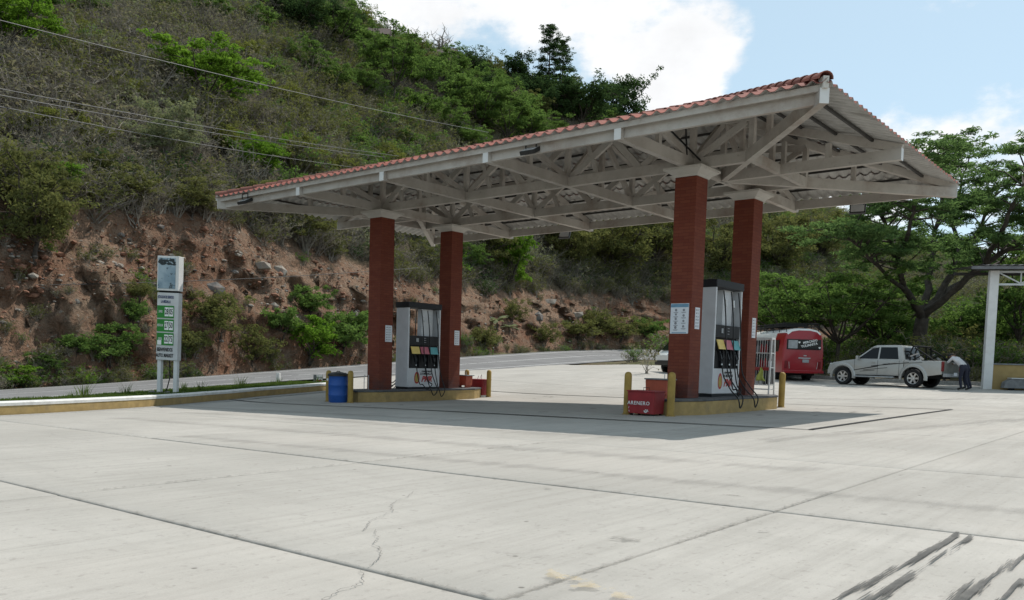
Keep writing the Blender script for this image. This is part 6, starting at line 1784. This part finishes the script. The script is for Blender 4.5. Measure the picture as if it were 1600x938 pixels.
# huts on the ridge
def hut(px, py, w, rz, label):
    P, d = hit_hill(px, py)
    e = empty('hut', tuple(P - np.array([0, 0, .3])), rz, label, 'hut')
    MB().box((0, 0, 1.3), (w, w * .7, 2.6)).build('wall', MT['house_brown'], e)
    a, b = w / 2 + .4, w * .35 + .4
    MB().add([(-a, -b, 2.5), (a, -b, 2.5), (a, b, 2.5), (-a, b, 2.5), (-a, 0, 3.9), (a, 0, 3.9)], [(0, 1, 5, 4), (2, 3, 4, 5), (0, 4, 3), (1, 2, 5), (3, 2, 1, 0)]).build('roof', MT['house_roof'], e)
    MB().box((-.2 * w, -w * .35 - .02, 1.0), (.9, .05, 2.0)).build('door', MT['chassis'], e); MB().box((.22 * w, -w * .35 - .02, 1.5), (.8, .05, .8)).build('window', MT['chassis'], e)
hut(690, 112, 4.6, .4, 'brown hut with tiled gable roof on the ridge below a leafless tree')
hut(586, 86, 3.6, .7, 'dark brown hut on the ridge beside the thin dark tree')

# scrub, scree and grass as scattered masses
def scatter_group():
    ng = bpy.data.node_groups.new('scatter', 'GeometryNodeTree')
    ng.interface.new_socket('Geometry', in_out='INPUT', socket_type='NodeSocketGeometry')
    ng.interface.new_socket('Variants', in_out='INPUT', socket_type='NodeSocketCollection')
    ng.interface.new_socket('Geometry', in_out='OUTPUT', socket_type='NodeSocketGeometry')
    N, L = ng.nodes, ng.links
    gi = N.new('NodeGroupInput'); go = N.new('NodeGroupOutput'); ip = N.new('GeometryNodeInstanceOnPoints'); ci = N.new('GeometryNodeCollectionInfo')
    ci.inputs['Separate Children'].default_value = True; ci.inputs['Reset Children'].default_value = True
    ip.inputs['Pick Instance'].default_value = True
    def na(nm, ty):
        n = N.new('GeometryNodeInputNamedAttribute'); n.data_type = ty; n.inputs['Name'].default_value = nm; return n.outputs[0]
    L.new(gi.outputs['Geometry'], ip.inputs['Points']); L.new(gi.outputs['Variants'], ci.inputs['Collection']); L.new(ci.outputs[0], ip.inputs['Instance'])
    L.new(na('idx', 'INT'), ip.inputs['Instance Index']); L.new(na('rot', 'FLOAT_VECTOR'), ip.inputs['Rotation']); L.new(na('scl', 'FLOAT_VECTOR'), ip.inputs['Scale'])
    L.new(ip.outputs[0], go.inputs[0]); return ng
NG = scatter_group()
def scatter(name, pts, idx, scl, variants, label, cat):
    col = bpy.data.collections.new(name + '_variants')
    for i, meshes in enumerate(variants):
        o = bpy.data.objects.new(f'variant_{i:02d}', meshes); col.objects.link(o)
    pts = np.asarray(pts, float); n = len(pts)
    me = bpy.data.meshes.new(name); me.vertices.add(n); me.vertices.foreach_set('co', pts.ravel())
    rot = np.c_[nr.uniform(-.12, .12, n), nr.uniform(-.12, .12, n), nr.uniform(0, 6.28, n)]
    a = me.attributes.new('idx', 'INT', 'POINT'); a.data.foreach_set('value', np.asarray(idx, np.int32))
    a = me.attributes.new('rot', 'FLOAT_VECTOR', 'POINT'); a.data.foreach_set('vector', rot.ravel())
    a = me.attributes.new('scl', 'FLOAT_VECTOR', 'POINT'); a.data.foreach_set('vector', np.asarray(scl, float).ravel())
    o = link(name, me); md = o.modifiers.new('scatter', 'NODES'); md.node_group = NG
    for it in NG.interface.items_tree:
        if it.item_type == 'SOCKET' and it.in_out == 'INPUT' and it.name == 'Variants': md[it.identifier] = col
    tag(o, label, cat, kind='stuff'); return o
def join_mesh(a, b):
    bm = bmesh.new(); bm.from_mesh(a); n0 = len(bm.faces)
    bm2 = bmesh.new(); bm2.from_mesh(b)
    me = bpy.data.meshes.new('shrub')
    va = np.empty(len(a.vertices) * 3); a.vertices.foreach_get('co', va); vb = np.empty(len(b.vertices) * 3); b.vertices.foreach_get('co', vb)
    fa = [tuple(p.vertices) for p in a.polygons]; fb = [tuple(i + len(a.vertices) for i in p.vertices) for p in b.polygons]
    me.from_pydata(np.r_[va, vb].reshape(-1, 3).tolist(), [], fa + fb)
    me.materials.append(a.materials[0]); me.materials.append(b.materials[0])
    me.polygons.foreach_set('material_index', [0] * len(fa) + [1] * len(fb))
    tb = np.empty(len(fb)); b.attributes['tint'].data.foreach_get('value', tb)
    at3 = me.attributes.new('tint', 'FLOAT', 'FACE'); at3.data.foreach_set('value', np.r_[np.full(len(fa), .5), tb])
    bm.free(); bm2.free(); return me
def shrub(seed, leaf, per, H=2.4, R=1.5, nst=16, bark='twig', ln=.17, wd=.075):
    rj = random.Random(seed); tr = MB(); cen = []; rads = []
    for k in range(nst):
        a = rj.uniform(0, 6.28); q = rj.random() ** .6 * R; z = H * rj.uniform(.45, 1.0) * (1 - .3 * (q / R) ** 2)
        s = Vector((rj.uniform(-.25, .25), rj.uniform(-.25, .25), -.1)); e = Vector((math.cos(a) * q, math.sin(a) * q, z)); m = s.lerp(e, .5) + Vector((rj.uniform(-.2, .2), rj.uniform(-.2, .2), .15))
        tr.tube([s, m, e], [.035, .022, .008], 3, cap=False)
        for t in range(5):
            p = (s.lerp(m, rj.uniform(.5, 1)) if rj.random() < .35 else m.lerp(e, rj.random())); d = Vector((rj.uniform(-1, 1), rj.uniform(-1, 1), rj.uniform(-.1, 1))).normalized() * rj.uniform(.3, .75)
            tr.tube([p, p + d * .5 + Vector((0, 0, .04)), p + d], [.013, .009, .004], 3, cap=False)
            cen.append(tuple(p + d)); rads.append(rj.uniform(.16, .36))
            for u in range(2):
                d2 = Vector((rj.uniform(-1, 1), rj.uniform(-1, 1), rj.uniform(-.2, 1))).normalized() * .3; tr.tube([p + d * .6, p + d * .6 + d2], [.008, .003], 3, cap=False)
    tm = tr.mesh('stems', MT[bark], fix=False); lm = leaf_mesh('leaves', cen, per, rads, .8, ln, wd, leaf, seed=seed, horiz=.2)
    return join_mesh(tm, lm)
V = [shrub(1, 'leaf_dry', 2), shrub(2, 'leaf_dry', 3, 2.8, 1.3), shrub(3, 'leaf_olive', 3, 2.2, 1.6), shrub(4, 'leaf_olive', 8), shrub(5, 'leaf_olive', 10, 2.0, 1.6), shrub(6, 'leaf_green', 10), shrub(7, 'leaf_pale', 5, 2.6, 1.5), shrub(8, 'leaf_bright', 9, 1.9, 1.5), shrub(9, 'leaf_dry', 1, 3.2, 1.4, bark='bark_pale'), shrub(10, 'leaf_deep', 9, 2.4, 1.6)]
pts, idx, scl = [], [], []
gx_ = lambda t: (t - TX[0]) / (TX[1] - TX[0])
tries = 0
while len(pts) < 17000 and tries < 140000:
    tries += 1
    px = nr.uniform(-420, 2050); t = (px - 800) / F_PX; i = int(gx_(t)); fr = nr.random() ** .9 * 1.08
    d = DC[i] + .3 + fr * (RIDGE[i] - DC[i])
    if nr.random() > (d / 150.0): continue
    P2 = CAM[:2] + azdir(t) * d; z, w = hill_z(P2[0], P2[1])
    n1 = fbm(P2[0] * .045, P2[1] * .045, 5.0); n2 = fbm(P2[0] * .11, P2[1] * .11, 9.0)
    green = n1 * .9 + .18 * sstep(950, 1250, px) + .12 * sstep(.35, .9, fr) * sstep(300, 700, px)
    u = nr.random()
    if green + .25 * n2 > .26: q = nr.choice([5, 4, 3, 7, 9], p=[.34, .2, .18, .12, .16])
    elif green + .25 * n2 > -.12: q = nr.choice([3, 4, 2, 6, 5, 1], p=[.28, .24, .2, .08, .08, .12])
    else: q = nr.choice([0, 1, 2, 8, 3, 6], p=[.26, .24, .19, .13, .13, .05])
    s = nr.uniform(.65, 1.3) * (.8 if fr < .03 else 1.0) * (1 + .25 * max(0, n2))
    pts.append((P2[0], P2[1], z - .08)); idx.append(q); scl.append((s * nr.uniform(.9, 1.3), s * nr.uniform(.9, 1.3), s))
for _ in range(380):            # fringe hanging over the edge of the cut
    px = nr.uniform(-420, 1150); t = (px - 800) / F_PX; i = int(gx_(t)); P2 = CAM[:2] + azdir(t) * (DC[i] + nr.uniform(-.1, 2.4) / KK[i]); z, w = hill_z(P2[0], P2[1])
    s = nr.uniform(.5, .95); pts.append((P2[0], P2[1], z - .15)); idx.append(nr.choice([0, 1, 2, 3, 4, 8, 9], p=[.2, .2, .18, .16, .1, .08, .08])); scl.append((s * 1.2, s * 1.2, s))
for _ in range(420):            # foot and face of the cut
    px = nr.uniform(-420, 1200); i = int(gx_((px - 800) / F_PX)); wq = nr.choice([nr.uniform(.9, 1.9), nr.uniform(1.9, 5.2)], p=[.72, .28])
    P2 = CAM[:2] + azdir((px - 800) / F_PX) * (D0[i] + wq / KK[i]); z, w = hill_z(P2[0], P2[1])
    if fbm(P2[0] * .12, P2[1] * .12, 4) < -.05 and wq < 1.9 and px < 700: continue
    s = nr.uniform(.25, .55) * (.75 if wq > 1.9 else 1)
    pts.append((P2[0], P2[1], z - .05)); idx.append(nr.choice([3, 4, 5, 2, 7, 0], p=[.25, .2, .2, .15, .08, .12])); scl.append((s, s, s))
for _ in range(900):            # between the forecourt and the road
    X, Y = nr.uniform(-16, 36), nr.uniform(25, 72)
    if Y < back_bound(X) + 1.0: continue
    rr_ = min(math.hypot(X - (q[1][0] + q[2][0]) / 2, Y - (q[1][1] + q[2][1]) / 2) for q in ROAD[::4])
    if rr_ < 6.5: continue
    s = nr.uniform(.5, 1.1) * (.55 if Y < back_bound(X) + 4 else 1)
    pts.append((X, Y, g1(X, Y) + .05)); idx.append(nr.choice([5, 4, 3, 2, 7, 9], p=[.3, .2, .2, .12, .08, .1])); scl.append((s, s, s))
scatter('hillside_scrub', pts, idx, scl, V, 'dense grey brown and olive scrub covering the hillside', 'scrub')

def rock_mesh(seed, mat, n=9):
    rj = random.Random(seed); bm = bmesh.new(); bmesh.ops.create_icosphere(bm, subdivisions=1, radius=1)
    for v_ in bm.verts: v_.co = Vector((v_.co.x * rj.uniform(.7, 1.2), v_.co.y * rj.uniform(.6, 1.1), v_.co.z * rj.uniform(.45, .9)))
    me = bpy.data.meshes.new('rock'); bm.to_mesh(me); bm.free(); me.materials.append(MT[mat]); return me
RV = [rock_mesh(i, 'rock_grey' if i % 3 else 'rock_dark') for i in range(6)]
plain('rock_red', (.22, .11, .07), .95, var=.3, scale=3, bump=.5)
RV += [rock_mesh(20 + i, 'rock_red') for i in range(4)]
pts, idx, scl = [], [], []
while len(pts) < 8500:
    px = nr.uniform(-300, 1100); t = (px - 800) / F_PX; i = int(gx_(t)); wq = nr.uniform(1.1, 5.3)
    P2 = CAM[:2] + azdir(t) * (D0[i] + wq / KK[i]); 
    if fbm(P2[0] * .25, P2[1] * .25, wq * .3) < nr.uniform(-.4, .35): continue
    j = min(range(len(WS)), key=lambda k: abs(WS[k] - wq)); b = HV[i, j]
    s = min(.30, .025 + nr.exponential(.045)); pts.append((b[0] + nr.uniform(-.1, .1), b[1] + nr.uniform(-.1, .1), b[2] + nr.uniform(-.15, .15))); idx.append(nr.choice(10, p=[.06, .05, .05, .06, .05, .05, .17, .17, .17, .17])); scl.append((s, s, s * .7))
scatter('scree', pts, idx, scl, RV, 'loose stones and rubble over the red road cut', 'stones')
for k, (px, py, w, h, mt, lab) in enumerate(((411, 420, 30, 26, 'rock_grey', 'large pale slab of rock set in the road cut below the canopy eave'), (438, 418, 26, 28, 'rock_grey', 'second pale slab of rock beside the large one in the road cut'), (336, 456, 40, 26, 'rock_dark', 'dark flat rock outcrop right of the price sign'), (186, 414, 18, 10, 'rock_grey', 'white flat stone lying alone high on the bare red slope'), (372, 412, 16, 14, 'rock_grey', 'small pale stones clustered left of the large slab'), (428, 482, 16, 22, 'rock_grey', 'pale pointed rock above the green bushes on the cut'), (320, 498, 16, 10, 'rock_grey', 'pale boulder beside the price sign top edge'), (555, 495, 20, 26, 'rock_dark', 'grey rock face beside the brick column behind the barrel'), (900, 492, 26, 16, 'rock_grey', 'pale tan rocks in the cut between the pumps'), (858, 470, 24, 20, 'rock_grey', 'tan broken rock high in the cut between the pumps'), (840, 495, 22, 22, 'rock_dark', 'darker broken rock below the tan one in the cut'), (250, 360, 16, 12, 'rock_dark', 'dark stone at the top of the red slope'), (120, 470, 14, 9, 'rock_grey', 'pale stone on the shaded slope under the big olive bush'))):
    P, d = hit_hill(px, py + h * .3); rm = bpy.data.meshes
    me = rock_mesh(60 + k, mt); o = link('rock', me, None, tuple(P), (rnd.uniform(-.3, .3), rnd.uniform(-.3, .3), math.atan2(R0[1], R0[0])))
    q = d / F_PX; o.scale = (w * q * .5, w * q * .35, h * q * .6); tag(o, lab, 'rock')
# grass on the verge and tufts
def tuft(seed, n, h):
    rj = random.Random(seed); m = MB()
    for k in range(n):
        a = rj.uniform(0, 6.28); r_ = rj.uniform(0, .12); b = Vector((math.cos(a) * r_, math.sin(a) * r_, 0)); hh = h * rj.uniform(.5, 1.1); ln_ = Vector((math.cos(a), math.sin(a), 0)) * hh * rj.uniform(.1, .6)
        w = Vector((-math.sin(a), math.cos(a), 0)) * .008
        m.add([b - w, b + w, b + ln_ * .4 + Vector((0, 0, hh * .6)) + w * .7, b + ln_ * .4 + Vector((0, 0, hh * .6)) - w * .7, b + ln_ + Vector((0, 0, hh))], [(0, 1, 2, 3), (3, 2, 4)])
    me = m.mesh('tuft', MT['grass_blade'], fix=False); at4 = me.attributes.new('tint', 'FLOAT', 'FACE'); at4.data.foreach_set('value', [rj.random() for _ in me.polygons]); return me
TV = [tuft(1, 22, .08), tuft(2, 26, .10), tuft(3, 18, .07), tuft(4, 30, .36)]
pts, idx, scl = [], [], []
for _ in range(5200):
    y = nr.uniform(-22, KERB[-1][1] - .1); xk = float(np.interp(y, _ky, _kx)) - .42; xr = min(float(np.interp(y, _ry, _rx)) + .45, xk - .1); t = nr.random() ** 1.2
    x = xk + (xr - xk) * t
    if fbm(x * .8, y * .8, 2) < -.25: continue
    s = nr.uniform(.6, 1.3); pts.append((x, y, verge_z(x, y) - .01)); idx.append(nr.choice([0, 1, 2, 3], p=[.4, .3, .295, .005])); scl.append((s * 1.3, s * 1.3, s))
for _ in range(1500):            # far shoulder of the road, in front of the cut
    px = nr.uniform(-300, 1050); t = (px - 800) / F_PX; i = int(gx_(t)); wq = nr.uniform(.15, 1.4); P2 = CAM[:2] + azdir(t) * (D0[i] + wq / KK[i])
    s = nr.uniform(1.0, 2.4); pts.append((P2[0], P2[1], hill_z(P2[0], P2[1])[0] - .02)); idx.append(nr.integers(0, 3)); scl.append((s, s, s))
scatter('verge_grass', pts, idx, scl, TV, 'short green grass on the roadside strips', 'grass')

# ------------------------------------------------------------------ overhead cables
def cable(pa, pb, r, label, mat='cable', sag=.6, group='overhead lines along the slope'):
    a, b = Vector(pa), Vector(pb); d = b - a
    e1, e2 = a - d * .6, b + d * .12
    pts = []
    for i in range(25):
        t = i / 24; p = e1.lerp(e2, t); p.z -= sag * math.sin(math.pi * t); pts.append(p)
    o = MB().tube([p - pts[0] for p in pts], r, 5).build('overhead_cable', MT[mat], None, pts[0]); tag(o, label, 'cable', group); return o
cable(at_depth(0, 10, 27), at_depth(728, 198, 62), .016, 'single overhead cable highest above the slope', sag=.5)
cable(at_depth(0, 122, 28), at_depth(592, 238, 60), .014, 'uppermost of three overhead cables running close together', sag=.4)
cable(at_depth(0, 132, 28), at_depth(570, 240, 58), .014, 'middle one of three overhead cables running close together', sag=.4)
cable(at_depth(0, 150, 28), at_depth(540, 258, 57), .014, 'lowest of three overhead cables running close together', sag=.4)
cable(at_depth(80, 434, 36), at_depth(610, 420, 50), .016, 'thin dark cable strung low along the red road cut', 'cable_black', sag=.35, group=None)
